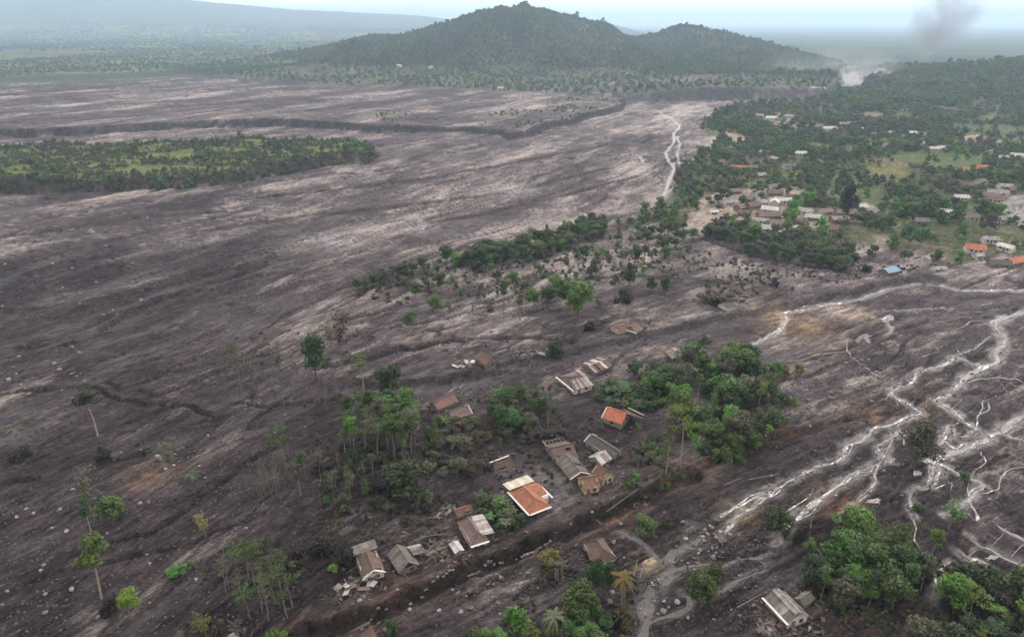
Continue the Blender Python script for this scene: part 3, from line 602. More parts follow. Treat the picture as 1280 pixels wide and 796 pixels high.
def make_protos():
    r = np.random.default_rng(5)
    PROTO['round'] = []
    for i in range(6):                      # full rounded broadleaf crown on a short trunk
        H, Wd = 9.0, 7.5; cs, rs = [], []; ax = r.uniform(0, 6.28)
        for k in range(22):
            th = r.uniform(0, 6.28); f = r.uniform(0, 1) ** .55 * (1 + .28 * math.cos(2 * (th - ax))); z = r.uniform(.32, .9); e = math.sqrt(max(.12, 1 - ((z - .5) / .46) ** 2))
            cs.append((Wd * .40 * f * e * math.cos(th), Wd * .40 * f * e * math.sin(th), H * z)); rs.append(r.choice([.6, .8, 1.1, 1.5, 1.8]) * r.uniform(.85, 1.15))
        cs.append((r.normal(0, .5), r.normal(0, .5), H * .9)); rs.append(1.0)
        PROTO['round'].append((leaves(np.array(cs), rs, 82, .30, r), limbs(r, H, H * .25, cs, .28), H, Wd))
    PROTO['tall'] = []
    for i in range(4):                      # bare pole with a tuft of foliage at the top
        H, Wd = 15.0, 6.0; cs, rs = [], []; ln = r.uniform(-.05, .05)
        for k in range(11):
            th = r.uniform(0, 6.28); z = r.uniform(.62, .97); f = r.uniform(.1, 1) * (1.15 - z * .6)
            cs.append((Wd * .42 * f * math.cos(th) + ln * H * .8, Wd * .42 * f * math.sin(th), H * z)); rs.append(r.uniform(.75, 1.35))
        PROTO['tall'].append((leaves(np.array(cs), rs, 90, .27, r), limbs(r, H, H * .6, cs, .15, ln), H, Wd))
    PROTO['umbrella'] = []
    for i in range(3):                      # feathery flat layers on a slender stem
        H, Wd = 14.0, 8.0; cs, rs = [], []; ln = r.uniform(-.06, .06)
        for k in range(13):
            th = r.uniform(0, 6.28); z = r.choice([.7, .82, .92]) + r.uniform(-.03, .03); f = r.uniform(.15, 1)
            cs.append((Wd * .45 * f * math.cos(th) + ln * H * .7, Wd * .45 * f * math.sin(th), H * z)); rs.append(r.uniform(.9, 1.5))
        PROTO['umbrella'].append((leaves(np.array(cs), rs, 44, .22, r, .36), limbs(r, H, H * .62, cs, .16, ln), H, Wd))
    PROTO['sparse'] = []
    for i in range(4):                      # half-stripped: stems show through thin leaves
        H, Wd = 12.0, 4.5; cs, rs = [], []; ln = r.uniform(-.06, .06)
        for k in range(14):
            th = r.uniform(0, 6.28); z = r.uniform(.35, 1.0); f = r.uniform(0, 1)
            cs.append((Wd * .42 * f * math.cos(th) + ln * H * z, Wd * .42 * f * math.sin(th), H * z)); rs.append(r.uniform(.6, 1.2))
        PROTO['sparse'].append((leaves(np.array(cs), rs, 26, .22, r), limbs(r, H, H * .45, cs, .13, ln), H, Wd))
    PROTO['bush'] = []
    for i in range(4):                      # low dense shrub to the ground
        H, Wd = 3.2, 4.2; cs, rs = [], []
        for k in range(11):
            th = r.uniform(0, 6.28); f = r.uniform(0, 1) ** .6; z = r.uniform(.12, .72) * (1.1 - .45 * f)
            cs.append((Wd * .38 * f * math.cos(th), Wd * .38 * f * math.sin(th), H * z)); rs.append(r.uniform(.6, 1.0))
        V, Fc = [], []
        for k in range(4): tube(V, Fc, [(0, 0, -.3), (cs[k][0] * .5, cs[k][1] * .5, H * .3), cs[k]], [.08, .06, .02], 4)
        PROTO['bush'].append((leaves(np.array(cs), rs, 85, .21, r), shade_mesh(V, Fc, 'trunk'), H, Wd))
    PROTO['dead'] = []
    for i in range(4):                      # bare stem with stubs of branches
        H = 11.0; V, Fc = [], []; ln = r.uniform(-.1, .1); p = [(0, 0, -.6), (ln * 2, r.normal(0, .2), H * .35), (ln * 5, r.normal(0, .3), H * .7), (ln * 8, r.normal(0, .4), H)]
        tube(V, Fc, p, [.11, .09, .06, .025], 5); tw = []
        for k in range(14):
            f = r.uniform(.35, .97); th = r.uniform(0, 6.28); b = Vector((ln * 8 * f, 0, H * f)); l = r.uniform(.8, 2.4) * (1.25 - f); e = b + Vector((math.cos(th) * l, math.sin(th) * l, l * r.uniform(.5, 1.4)))
            tube(V, Fc, [b, b.lerp(e, .55) + Vector((0, 0, -.1)), e], [.045, .03, .012], 4); tw.append(tuple(e))
        PROTO['dead'].append((leaves(np.array(tw), [.5] * len(tw), 5, .16, r), shade_mesh(V, Fc, 'trunk'), H, 3.5))
    def frond(P, T, base, az, L_, lift, droop, wl, n=9):
        prev = None
        for s in range(n):
            t = s / (n - 1); q = Vector(base) + Vector((math.cos(az) * L_ * t, math.sin(az) * L_ * t, lift * t - droop * t * t)); side = Vector((-math.sin(az), math.cos(az), 0)); wd = wl * math.sin(math.pi * min(.97, .12 + t * .88)) 
            if prev:
                a, b = prev; m = (a + q) / 2
                for sg in (1, -1): P += [a, q, q + side * sg * wd + Vector((0, 0, -wd * .45)), a + side * sg * b + Vector((0, 0, -b * .45))]; T.append(r.uniform(.2, .9))
            prev = (q, wd)
    def from_quads(P, T):
        me = fast_mesh('crown', [tuple(v) for v in P], np.arange(len(P)).reshape(-1, 4)); t = me.attributes.new('tone', 'FLOAT', 'FACE'); t.data.foreach_set('value', np.array(T, np.float32)); return me
    PROTO['palm'] = []
    for i in range(2):
        H = 7.0; P, T, V, Fc = [], [], [], []
        for k in range(17): frond(P, T, (0, 0, H * .86), k * 2.4 + r.uniform(-.3, .3), r.uniform(2.6, 3.4), r.uniform(.2, 2.2), r.uniform(1.4, 3.0), .42)
        tube(V, Fc, [(0, 0, -.5), (.1, 0, H * .4), (0, 0, H * .88)], [.24, .17, .14], 7); PROTO['palm'].append((from_quads(P, T), shade_mesh(V, Fc, 'trunk'), H, 6.4))
    PROTO['banana'] = []
    for i in range(3):
        H = 4.2; P, T, V, Fc = [], [], [], []
        for s in range(3):
            o = (r.uniform(-.9, .9), r.uniform(-.9, .9)); h = H * r.uniform(.5, .68)
            for k in range(8): frond(P, T, (o[0], o[1], h), k * 2.4 + r.uniform(-.4, .4), r.uniform(1.3, 2.1), r.uniform(.8, 2.1), r.uniform(.6, 1.9), .36, 6)
            tube(V, Fc, [(o[0], o[1], -.3), (o[0], o[1], h)], [.17, .11], 6)
        PROTO['banana'].append((from_quads(P, T), shade_mesh(V, Fc, 'trunk'), H, 4.6))
    PROTO['far'] = []
    for i in range(5):                      # coarse crown for the woods further off
        H, Wd = 9.0, 8.0; cs, rs = [], []
        for k in range(12):
            th = r.uniform(0, 6.28); f = r.uniform(0, 1) ** .6; z = r.uniform(.25, .92) * (1.06 - .3 * f)
            cs.append((Wd * .40 * f * math.cos(th), Wd * .40 * f * math.sin(th), H * z)); rs.append(r.choice([.8, 1.2, 1.9]) * r.uniform(.85, 1.15))
        PROTO['far'].append((leaves(np.array(cs), rs, 30, .55, r), limbs(r, H, H * .25, cs[:3], .25, 0, 4), H, Wd))
make_protos()
NAME = dict(round='broadleaf_tree', tall='slender_tree', umbrella='feathery_tree', sparse='thin_tree', bush='shrub', dead='dead_tree', palm='palm_tree', banana='banana_plant', far='forest_tree')
WORDS = dict(round='broadleaf tree', tall='slender tree', umbrella='feathery tree', sparse='half-stripped tree', bush='low shrub', dead='bare dead tree', palm='small palm', banana='banana plant', far='woodland tree')
CAT = dict(bush='shrub', banana='plant', palm='palm')
TRUNK_PART = dict(bush='stem', banana='stem')
_first = {}; TREES = []
def plant(kind, P, H, Wd, col, label=None, group=None, bk=None, rz=None):
    """one plant: a root with trunk and crown; the first of its kind is built, the others are copies that share its meshes"""
    k = int(rng.integers(len(PROTO[kind]))); cm, tm, h0, w0 = PROTO[kind][k]; bk = bk or ('pale' if kind == 'tall' and rng.uniform() < .5 else 'grey' if kind in ('sparse', 'tall', 'umbrella', 'dead') else 'brown')
    key = (kind, k)
    if key not in _first:
        root = bpy.data.objects.new(NAME[kind], None); COL.objects.link(root); root.empty_display_size = .5
        kids = []
        for nm, me, mt in ((TRUNK_PART.get(kind, 'trunk'), tm, BK[bk]), ('crown', cm, LM[col])):
            me.materials.append(mt); o = bpy.data.objects.new(nm, me); COL.objects.link(o); o.parent = root; o.material_slots[0].link = 'OBJECT'; o.material_slots[0].material = mt; kids.append(o)
        _first[key] = (root, kids)
    else:
        r0, k0 = _first[key]; root = r0.copy(); COL.objects.link(root)
        for o, mt in zip(k0, (BK[bk], LM[col])):
            c = o.copy(); COL.objects.link(c); c.parent = root; c.material_slots[0].link = 'OBJECT'; c.material_slots[0].material = mt
    root.location = (P[0], P[1], P[2] - .05); root.rotation_euler = (rng.normal(0, .03), rng.normal(0, .03), rng.uniform(0, 6.28) if rz is None else rz); root.scale = (Wd / w0, Wd / w0, H / h0)
    root['category'] = CAT.get(kind, 'tree'); root['label'] = label or ''
    if group: root['group'] = group
    elif 'group' in root: del root['group']
    TREES.append((root, kind, col, group, label is not None, H)); return root
def tree(kind, px, py, hpx, wpx, col, label, bk=None):
    P = at(px, py)[0]; m = depth_m(P); dep = math.atan2(CZ - P[2], math.hypot(P[0], P[1]))
    H = hpx * m / math.cos(dep); 
    if kind in ('bush', 'round', 'banana'): H = max(H - .35 * wpx * m * math.tan(dep), .45 * H)
    return plant(kind, P, H, wpx * m, col, label, None, bk)

# ---- single trees one can point at: kind, foot pixel, height and width in pixels, foliage, label
ONE = [
('round',396,476,62,33,'dark','tall dark green round tree standing alone on the bare ash','brown'),
('tall',122,544,58,38,'dark','dark-topped tree with two pale bare stems beside the wavy gully','pale'),
('bush',128,574,26,23,'black','blackened ball of shrub below the two-stemmed tree','brown'),
('palm',24,560,28,27,'olive','small yellowish palm at the edge of the ash near the dark shrub','grey'),
('bush',27,572,26,26,'black','charred shrub just below the yellowish palm','brown'),
('palm',243,616,28,28,'blue','young palm with arching fronds alone beside the diagonal gully','brown'),
('tall',118,676,56,24,'dark','narrow dark tree, first of the pair above the tall pale-stemmed tree','pale'),
('round',142,650,36,36,'green','wide green crown, second of the pair above the tall pale-stemmed tree','brown'),
('sparse',114,640,50,34,'olive','thin yellow-green tree behind the pair of dark trees','grey'),
('tall',127,748,82,48,'bright','tallest pale-stemmed tree with two bright green tufts on the open ash','pale'),
('bush',138,765,26,29,'black','brown-black dome-shaped shrub at the foot of the tallest pale-stemmed tree','brown'),
('round',161,765,33,28,'lime','lime green ball-shaped tree beside the brown-black dome shrub','grey'),
('sparse',219,598,46,36,'olive','thin yellow-green tree standing alone above the young palm','grey'),
('sparse',258,672,36,20,'yellow','small yellowish half-stripped tree alone below the young palm','grey'),
('umbrella',362,600,68,38,'green','green-topped tree above the cluster of dead pale stems','grey'),
('bush',221,716,18,24,'bright','low bright green shrub between the lime tree and the feathery trees','brown'),
('bush',238,708,10,14,'green','small green tuft just above the low bright green shrub','brown'),
('sparse',305,498,78,26,'olive','tall thin tree with dusty foliage left of the round dark tree','grey'),
('sparse',318,520,60,24,'grey','thin ash-coated tree in front of the tall dusty tree','grey'),
('sparse',350,470,50,20,'olive','slight dusty tree halfway between the dusty tree and the round dark tree','grey'),
('sparse',428,462,72,34,'brown','thin rust-tinted tree just right of the round dark tree','grey'),
('sparse',415,440,48,24,'olive','faint dusty tree behind the rust-tinted thin tree','grey'),
('umbrella',455,490,50,34,'bright','bright green flat-topped tree by the bend of the long gully','pale'),
('round',490,505,52,36,'dark','dark heavy-crowned tree rising above the slender grove','brown'),
('round',503,622,56,60,'dark','large dark green round tree above the row of ruined houses','brown'),
('bush',427,640,32,30,'olive','dusty green shrub left of the large dark round tree','brown'),
('bush',487,790,24,20,'dark','dark round shrub beside the road gully at the bottom edge','brown'),
('bush',647,778,32,34,'bright','bright green spreading shrub on the ash below the road gully','brown'),
('bush',372,708,34,30,'black','charred dark bush beside the thin feathery trees','brown'),
('bush',402,694,34,30,'black','second charred bush with brown twigs near the leftmost ruined house','brown'),
('bush',432,706,36,26,'black','charred bush touching the wall of the leftmost ruined house','brown'),
('bush',418,712,14,16,'lime','small lime green shrub between the two charred bushes','brown'),
('sparse',260,800,40,24,'lime','yellow-green tree with scorched lower leaves at the bottom edge','grey'),
('bush',276,800,34,26,'brown','scorched brown bush beside the yellow-green tree at the bottom edge','brown'),
('banana',300,800,34,24,'grey','ash-whitened banana plant at the bottom edge beside the pale roof corner','grey'),
('bush',345,804,26,36,'bright','bright green bush under the feathery trees at the bottom edge','brown'),
('banana',228,806,24,26,'grey','ash-whitened banana plant farthest left along the bottom edge','grey'),
('round',805,672,30,31,'green','ball-shaped green tree alone above the fork of the tracks','brown'),
('bush',835,659,18,17,'green','smaller ball-shaped bush right of the ball-shaped green tree','brown'),
('round',876,758,46,40,'green','larger lower crown of the two joined trees by the track','brown'),
('round',893,738,38,30,'green','smaller upper crown of the two joined trees by the track','brown'),
('round',1140,585,66,46,'olive','lone dense olive tree standing in the white streams','brown'),
('bush',1205,598,14,14,'green','small green bush beside the straight stream right of the lone dense tree','brown'),
('bush',690,705,26,34,'yellow','orange and yellow shrub below the concrete road wall','brown'),
('banana',697,728,36,26,'grey','ash-whitened banana plant in front of the orange shrub','grey'),
('round',742,742,46,26,'dark','dark double-crowned tree just below the brown house by the road','brown'),
('round',757,735,34,22,'dark','smaller dark tree touching the double-crowned tree','brown'),
('round',724,765,46,46,'green','wide feathery green tree among the trees beside the track','brown'),
('palm',776,762,44,38,'yellow','yellowish palm beside the grey track','grey'),
('bush',775,782,32,34,'brown','brown dried bush beside the track below the yellowish palm','brown'),
('palm',690,800,32,34,'olive','dusty palm at the bottom edge among green bushes','grey'),
('round',722,400,54,42,'bright','large bright green tree in the pale silt field','brown'),
('round',712,388,42,30,'dark','dark tree directly behind the large bright green tree','brown'),
('round',686,378,24,23,'dark','small dark rounded tree left of the large bright green tree','brown'),
('tall',630,398,46,22,'green','slender green tree with a stripped lower stem in the silt','grey'),
('sparse',650,400,40,32,'olive','thin dusty tree left of the large bright green tree','grey'),
('tall',745,352,40,22,'olive','dusty tree on a bare pole behind the large bright green tree','brown'),
('tall',768,378,38,20,'olive','thin dusty tree right of the large bright green tree','grey'),
('round',785,360,32,16,'dark','narrow dark tree in the silt between thin trees','brown'),
('sparse',800,368,40,20,'green','leaning thin green tree beside the narrow dark tree','grey'),
('bush',778,378,26,26,'black','dark shrub at the foot of the thin dusty trees','brown'),
('round',814,366,22,13,'dark','smaller of two little trees side by side above the red-roofed ruin','brown'),
('round',831,366,24,15,'green','larger of two little trees side by side above the red-roofed ruin','brown'),
('tall',522,390,36,18,'dark','dark tufted tree in the striped silt, left of a pair','brown'),
('tall',535,380,30,16,'green','green tufted tree in the striped silt, right of a pair','brown'),
('bush',512,400,16,22,'green','low green shrub under the tufted pair in the silt','brown'),
('round',552,365,26,16,'green','small upright green tree below the tree belt','brown'),
('round',597,348,24,20,'black','blackened tree beside the collapsed red roof at the tree belt','brown'),
('bush',696,444,28,26,'dark','dark green clump on the bank of the grey channel','brown'),
('sparse',748,400,30,16,'brown','small brown stripped tree behind the red-roofed ruin','grey'),
('bush',735,412,18,18,'black','charred stump of bush in front of the large bright tree','brown'),
('umbrella',850,582,74,42,'lime','lime green round-topped tree on a long pale trunk in front of the grove','pale'),
('sparse',832,592,60,24,'green','thin green tree on a pale stem left of the lime-topped tree','pale'),
('round',1058,282,52,24,'black','very dark tall tree among the village fields','brown'),
('bush',890,378,24,40,'olive','dusty shrub clump behind the half-buried dark roof','brown'),
('bush',967,358,14,12,'black','small black shrub alone near the channel head','brown'),
('bush',1084,340,16,14,'black','small black bush beside the blue roof','brown'),
('bush',997,465,18,14,'lime','yellow-green bush at the end of the dark grove','brown'),
('bush',978,470,22,18,'yellow','yellow bush beside the stream at the grove end','brown'),
('bush',990,505,16,14,'lime','small lime bush on the rubble right of the grove','brown'),
('bush',970,500,22,20,'lime','lime green shrub at the edge of the grove','brown'),
('bush',975,660,34,34,'green','low green bush left of the lower grove','brown'),
('sparse',1185,660,34,36,'green','thin green tree at the corner of the flooded terraces','grey'),
('bush',1147,638,14,14,'green','small green shrub above the lower grove','brown'),
('round',593,545,0,0,'dark','',''),
]
for k, px, py, h, w_, c, lb, bk in ONE:
    if h: tree(k, px, py, h, w_, c, lb, bk)

# ---- groves: pixels of the ground they stand on, how many, kinds with weights, height (m), label words, group
GROVE = [
([(520,362),(600,345),(700,322),(860,318),(885,345),(760,365),(620,395),(530,395)],38,{'tall':.55,'round':.3,'umbrella':.15},(7,11),dict(green=.45,dark=.25,bright=.15,olive=.15),'on silt below the belt'),
([(345,590),(420,565),(470,590),(440,640),(360,625)],22,{'tall':.3,'sparse':.4,'dead':.3},(6,11),dict(olive=.4,green=.3,black=.1,grey=.2),'on the scrubby rise'),
([(545,560),(620,548),(645,585),(585,600),(530,590)],18,{'bush':.6,'sparse':.25,'banana':.15},(2.2,5),dict(olive=.4,green=.25,grey=.2,brown=.15),'above the low brown roof'),
([(610,515),(690,500),(705,545),(630,548)],16,{'sparse':.4,'round':.35,'tall':.25},(5,9),dict(green=.4,olive=.3,dark=.3),'in the middle garden'),
([(440,600),(520,600),(560,640),(480,650)],16,{'bush':.7,'sparse':.3},(2,4.5),dict(olive=.45,black=.25,green=.15,grey=.15),'above the broken row of houses'),
([(780,600),(850,598),(870,580),(840,600),(790,620)],9,{'bush':.6,'sparse':.4},(2,6),dict(green=.4,olive=.4,bright=.2),'on the road bank'),
([(800,490),(835,462),(880,452),(955,462),(985,495),(962,560),(905,590),(868,588),(862,545),(832,520)],104,{'round':.46,'tall':.12,'umbrella':.10,'sparse':.12,'bush':.20},(5,11.5),dict(dark=.17,green=.34,blue=.06,bright=.2,lime=.06,olive=.14,grey=.03),'in the dense grove'),
([(790,462),(822,470),(842,492),(838,505),(800,478),(786,468)],12,{'round':.8,'bush':.2},(5,7),dict(dark=.5,green=.5),'in the hedge'),
([(798,545),(830,540),(845,575),(828,592),(800,585),(788,570)],16,{'bush':.4,'sparse':.4,'round':.2},(4,8),dict(olive=.5,grey=.2,green=.2,dark=.1),'among the yellow-walled houses'),
([(1005,712),(1050,668),(1120,672),(1165,700),(1160,735),(1115,762),(1060,765),(1012,745)],44,{'round':.34,'tall':.24,'umbrella':.26,'bush':.16},(6.5,11.5),dict(dark=.18,green=.4,bright=.22,blue=.12,olive=.08),'in the lower grove'),
([(1170,775),(1195,738),(1260,728),(1310,735),(1340,800),(1330,850),(1190,850),(1150,812)],32,{'round':.42,'umbrella':.26,'sparse':.14,'bush':.18},(6,10.5),dict(dark=.2,green=.35,bright=.1,blue=.1,olive=.15,lime=.1),'in the corner grove'),
([(430,545),(470,530),(512,530),(528,572),(500,580),(440,572)],24,{'tall':.6,'umbrella':.4},(12,17),dict(green=.5,bright=.14,dark=.2,olive=.16),'in the slender grove'),
([(440,560),(500,560),(560,560),(550,592),(480,592),(430,590)],22,{'bush':1},(2.5,4.2),dict(dark=.3,black=.3,olive=.25,green=.15),'under the slender grove'),
([(545,525),(600,530),(618,552),(590,562),(545,562),(530,545)],26,{'bush':.5,'banana':.5},(2.6,4.4),dict(brown=.5,green=.25,olive=.25),'in the scorched garden'),
([(605,510),(640,488),(690,500),(690,520),(640,530),(612,528)],22,{'banana':.4,'bush':.4,'round':.2},(3,6),dict(dark=.35,green=.35,olive=.3),'left of the pale-patched roof'),
([(615,528),(660,528),(700,535),(705,552),(650,556),(625,548)],22,{'bush':.55,'banana':.3,'dead':.15},(2.2,5),dict(grey=.3,olive=.4,black=.2,brown=.1),'behind the long brown house'),
([(740,490),(765,478),(800,488),(832,508),(805,520),(770,512),(745,502)],40,{'banana':.55,'bush':.45},(2.6,4.2),dict(dark=.3,green=.5,blue=.2),'in the plantation'),
([(598,632),(622,622),(648,645),(655,660),(625,668),(602,650)],26,{'banana':.5,'bush':.5},(2.6,4.0),dict(dark=.35,olive=.3,green=.35),'beside the white-edged orange house'),
([(395,562),(450,552),(458,585),(420,605),(392,590)],18,{'bush':.6,'dead':.25,'sparse':.15},(2.6,6),dict(black=.65,brown=.15,olive=.2),'in the burnt scrub'),
([(320,600),(350,595),(356,628),(340,632),(318,622)],14,{'dead':1},(6.5,9.5),dict(brown=.6,grey=.4),'in the dead cluster'),
([(285,440),(330,455),(440,500),(440,520),(340,520),(290,500)],26,{'dead':.8,'sparse':.2},(6,10),dict(brown=.4,grey=.4,olive=.2),'on the open ash'),
([(275,730),(310,705),(360,715),(368,770),(345,785),(300,770)],17,{'umbrella':.65,'dead':.35},(8,12.5),dict(green=.6,dark=.25,olive=.15),'in the feathery stand'),
([(700,770),(760,760),(790,775),(785,830),(700,830)],16,{'round':.5,'bush':.5},(4,7),dict(green=.4,dark=.3,olive=.2,bright=.1),'in the trees beside the grey track'),
([(545,800),(600,796),(700,800),(700,840),(560,840)],14,{'round':.6,'bush':.4},(3.5,6),dict(bright=.6,green=.3,lime=.1),'in the bottom row'),
([(400,620),(470,605),(480,650),(420,665)],12,{'bush':.5,'sparse':.5},(2.4,6),dict(olive=.5,black=.3,green=.2),'below the burnt scrub'),
([(500,655),(545,650),(560,690),(530,700)],7,{'bush':.7,'dead':.3},(1.2,2.6),dict(olive=.5,brown=.3,black=.2),'between the brown houses'),
([(440,352),(500,338),(560,330),(558,345),(500,362),(450,370)],56,{'round':.36,'sparse':.32,'bush':.2,'tall':.15},(3.5,7),dict(dark=.35,green=.3,olive=.25,brown=.1),'at the near end of the tree belt'),
([(555,328),(600,316),(640,312),(640,326),(610,336),(565,338)],46,{'round':.62,'bush':.18,'tall':.2},(5.5,11),dict(dark=.5,green=.38,bright=.12),'in the darkest part of the tree belt'),
([(640,316),(700,296),(752,284),(755,298),(700,318),(648,330)],66,{'round':.5,'sparse':.2,'tall':.2,'bush':.1},(5.5,11.5),dict(dark=.28,green=.4,bright=.1,olive=.22),'in the middle of the tree belt'),
([(768,290),(830,275),(858,282),(858,305),(820,318),(775,302)],48,{'round':.55,'sparse':.25,'bush':.2},(4,8.5),dict(dark=.35,green=.4,bright=.15,olive=.1),'at the far end of the tree belt'),
([(660,330),(740,310),(860,320),(900,330),(860,345),(700,372),(560,400),(560,360)],64,{'sparse':.4,'tall':.35,'bush':.25},(5,9.5),dict(olive=.34,grey=.14,green=.36,bright=.08,dark=.08),'scattered over the pale silt'),
([(860,330),(960,322),(1000,345),(960,360),(880,352)],14,{'sparse':.7,'dead':.3},(5,7),dict(grey=.4,olive=.4,brown=.2),'on silt below the village'),
([(865,300),(905,305),(935,325),(990,330),(1060,345),(1075,330),(1040,312),(960,308),(900,292)],60,{'round':.7,'sparse':.3},(6,9.5),dict(dark=.35,green=.3,olive=.25,grey=.1),'on the wooded edge below the village'),
]
HOUSE_SPOTS = []                            # filled by the houses; plants keep clear of them
def pick(d):
    k = list(d); return k[int(rng.choice(len(k), p=np.array([d[q] for q in k]) / sum(d.values())))]
def poly_pts(pix, n, gap):
    p = PX(pix); lo, hi = p.min(0), p.max(0); o = []; tries = 0
    while len(o) < n and tries < n * 60:
        tries += 1; q = rng.uniform(lo, hi)
        if not inside(np.array([q[0]]), np.array([q[1]]), p)[0]: continue
        if any((q[0] - a) ** 2 + (q[1] - b) ** 2 < gap * gap for a, b in o): continue
        if any((q[0] - a) ** 2 + (q[1] - b) ** 2 < rr * rr for a, b, rr in HOUSE_SPOTS): continue
        o.append(tuple(q))
    return o
def plant_groves():
    for pix, n, kinds, (h0, h1), cols, where in GROVE:
        p = PX(pix); area = .5 * abs(np.dot(p[:, 0], np.roll(p[:, 1], 1)) - np.dot(p[:, 1], np.roll(p[:, 0], 1))); gap = .62 * math.sqrt(area / n)
        for x, y in poly_pts(pix, n, gap):
            kd = pick(kinds); cl = pick(cols); H = rng.uniform(h0, h1) * (.55 if kd == 'bush' and h1 > 5 else 1)
            ratio = dict(round=.86, tall=.42, umbrella=.6, sparse=.42, bush=1.25, dead=.34, banana=1.1, palm=.9)[kd]
            plant(kd, (x, y, float(ground(x, y))), H, H * ratio * rng.uniform(.85, 1.2), cl, None, f'{COLOUR_WORD[cl]} {WORDS[kd]}s {where}')
    # labels: the look and the stand; where several look alike, the order along the stand from its nearest member
    by = {}
    for t in TREES:
        if not t[4]: by.setdefault(t[3], []).append(t)
    rank = ['tallest', 'second tallest', 'third tallest', 'fourth tallest', 'fifth tallest', 'sixth tallest', 'seventh tallest', 'eighth tallest']
    for grp, l in by.items():
        kd, cl = l[0][1], l[0][2]; base = f'{COLOUR_WORD[cl]} {WORDS[kd]}'; where = grp[len(base) + 2:]
        if len(l) == 1: l[0][0]['label'] = f'only {base} {where}'; del l[0][0]['group']; continue
        xs = sorted(t[0].location.x for t in l); ys = sorted(t[0].location.y for t in l); mx_, my_ = xs[len(l) // 2], ys[len(l) // 2]; cells = {}
        for t in l:
            q = '' if len(l) <= 5 else (', ' + ('back' if t[0].location.y >= my_ else 'front') + (',' if len(l) <= 10 else ' right,' if t[0].location.x >= mx_ else ' left,')); cells.setdefault(q, []).append(t)
        for q, c in cells.items():
            c.sort(key=lambda t: -t[5])
            for i, t in enumerate(c): t[0]['label'] = f"{rank[min(i, 7)] + ' ' if len(c) > 1 else ''}{base}{q} {where}"

# ---- woods too many to count: one object each, crowns set out by geometry nodes
def woods(name, label, pts, scl, idx_, cols_seed, srcs):
    n = len(pts); me = bpy.data.meshes.new(name); me.vertices.add(n); me.vertices.foreach_set('co', np.asarray(pts, np.float32).ravel())
    a = me.attributes.new('scl', 'FLOAT_VECTOR', 'POINT'); a.data.foreach_set('vector', np.asarray(scl, np.float32).ravel())
    b = me.attributes.new('pick', 'INT', 'POINT'); b.data.foreach_set('value', np.asarray(idx_, np.int32)); c = me.attributes.new('turn', 'FLOAT', 'POINT'); c.data.foreach_set('value', rng.uniform(0, 6.28, n).astype(np.float32))
    o = bpy.data.objects.new(name, me); COL.objects.link(o); o['kind'] = 'stuff'; o['label'] = label
    t = bpy.data.node_groups.new(name + '_scatter', 'GeometryNodeTree'); t.interface.new_socket('Geometry', in_out='INPUT', socket_type='NodeSocketGeometry'); t.interface.new_socket('Geometry', in_out='OUTPUT', socket_type='NodeSocketGeometry')
    N = t.nodes.new; gi, go = N('NodeGroupInput'), N('NodeGroupOutput'); iop = N('GeometryNodeInstanceOnPoints'); g2i = N('GeometryNodeGeometryToInstance')
    for s in reversed(srcs):
        oi = N('GeometryNodeObjectInfo'); oi.inputs['Object'].default_value = s; oi.inputs['As Instance'].default_value = True; oi.transform_space = 'ORIGINAL'; t.links.new(oi.outputs['Geometry'], g2i.inputs[0])
    def attr(nm, ty):
        q = N('GeometryNodeInputNamedAttribute'); q.data_type = ty; q.inputs['Name'].default_value = nm; return q.outputs['Attribute']
    # keep each source its own instance
    t.nodes.remove(g2i); jn = N('GeometryNodeJoinGeometry')
    for q in [x for x in t.nodes if x.bl_idname == 'GeometryNodeObjectInfo']: t.links.new(q.outputs['Geometry'], jn.inputs[0])
    cx = N('ShaderNodeCombineXYZ'); t.links.new(attr('turn', 'FLOAT'), cx.inputs['Z'])
    t.links.new(gi.outputs[0], iop.inputs['Points']); t.links.new(jn.outputs[0], iop.inputs['Instance']); iop.inputs['Pick Instance'].default_value = True
    t.links.new(attr('pick', 'INT'), iop.inputs['Instance Index']); t.links.new(cx.outputs[0], iop.inputs['Rotation']); t.links.new(attr('scl', 'FLOAT_VECTOR'), iop.inputs['Scale']); t.links.new(iop.outputs[0], go.inputs[0])
    m = o.modifiers.new('scatter', 'NODES'); m.node_group = t; return o
def jitter_grid(x0, x1, y0, y1, step):
    gx, gy = np.meshgrid(np.arange(x0, x1, step), np.arange(y0, y1, step)); gx = gx + rng.uniform(-.5, .5, gx.shape) * step * 1.1; gy = gy + rng.uniform(-.5, .5, gy.shape) * step * 1.1; return gx.ravel(), gy.ravel()
def patchy(x, y, w_, L_=55, mixup=.55, seed=400):
    """which crown grows where: neighbours tend to be of a kind"""
    order = np.array([5, 0, 8, 2, 1, 4, 6, 3, 7, 9]); v = fbm(x / L_, y / L_, 3, seed) + mixup * rng.normal(size=len(x)) * .35; q = v.argsort().argsort() / max(1, len(x)); return order[np.searchsorted(np.cumsum(np.array(w_)[order] / np.sum(w_)), q).clip(0, 9)]
def in_view(x, y, m=1.12): return (y > 60) & (np.abs(x) < (y * cp + 60) * .75 * m + 20)
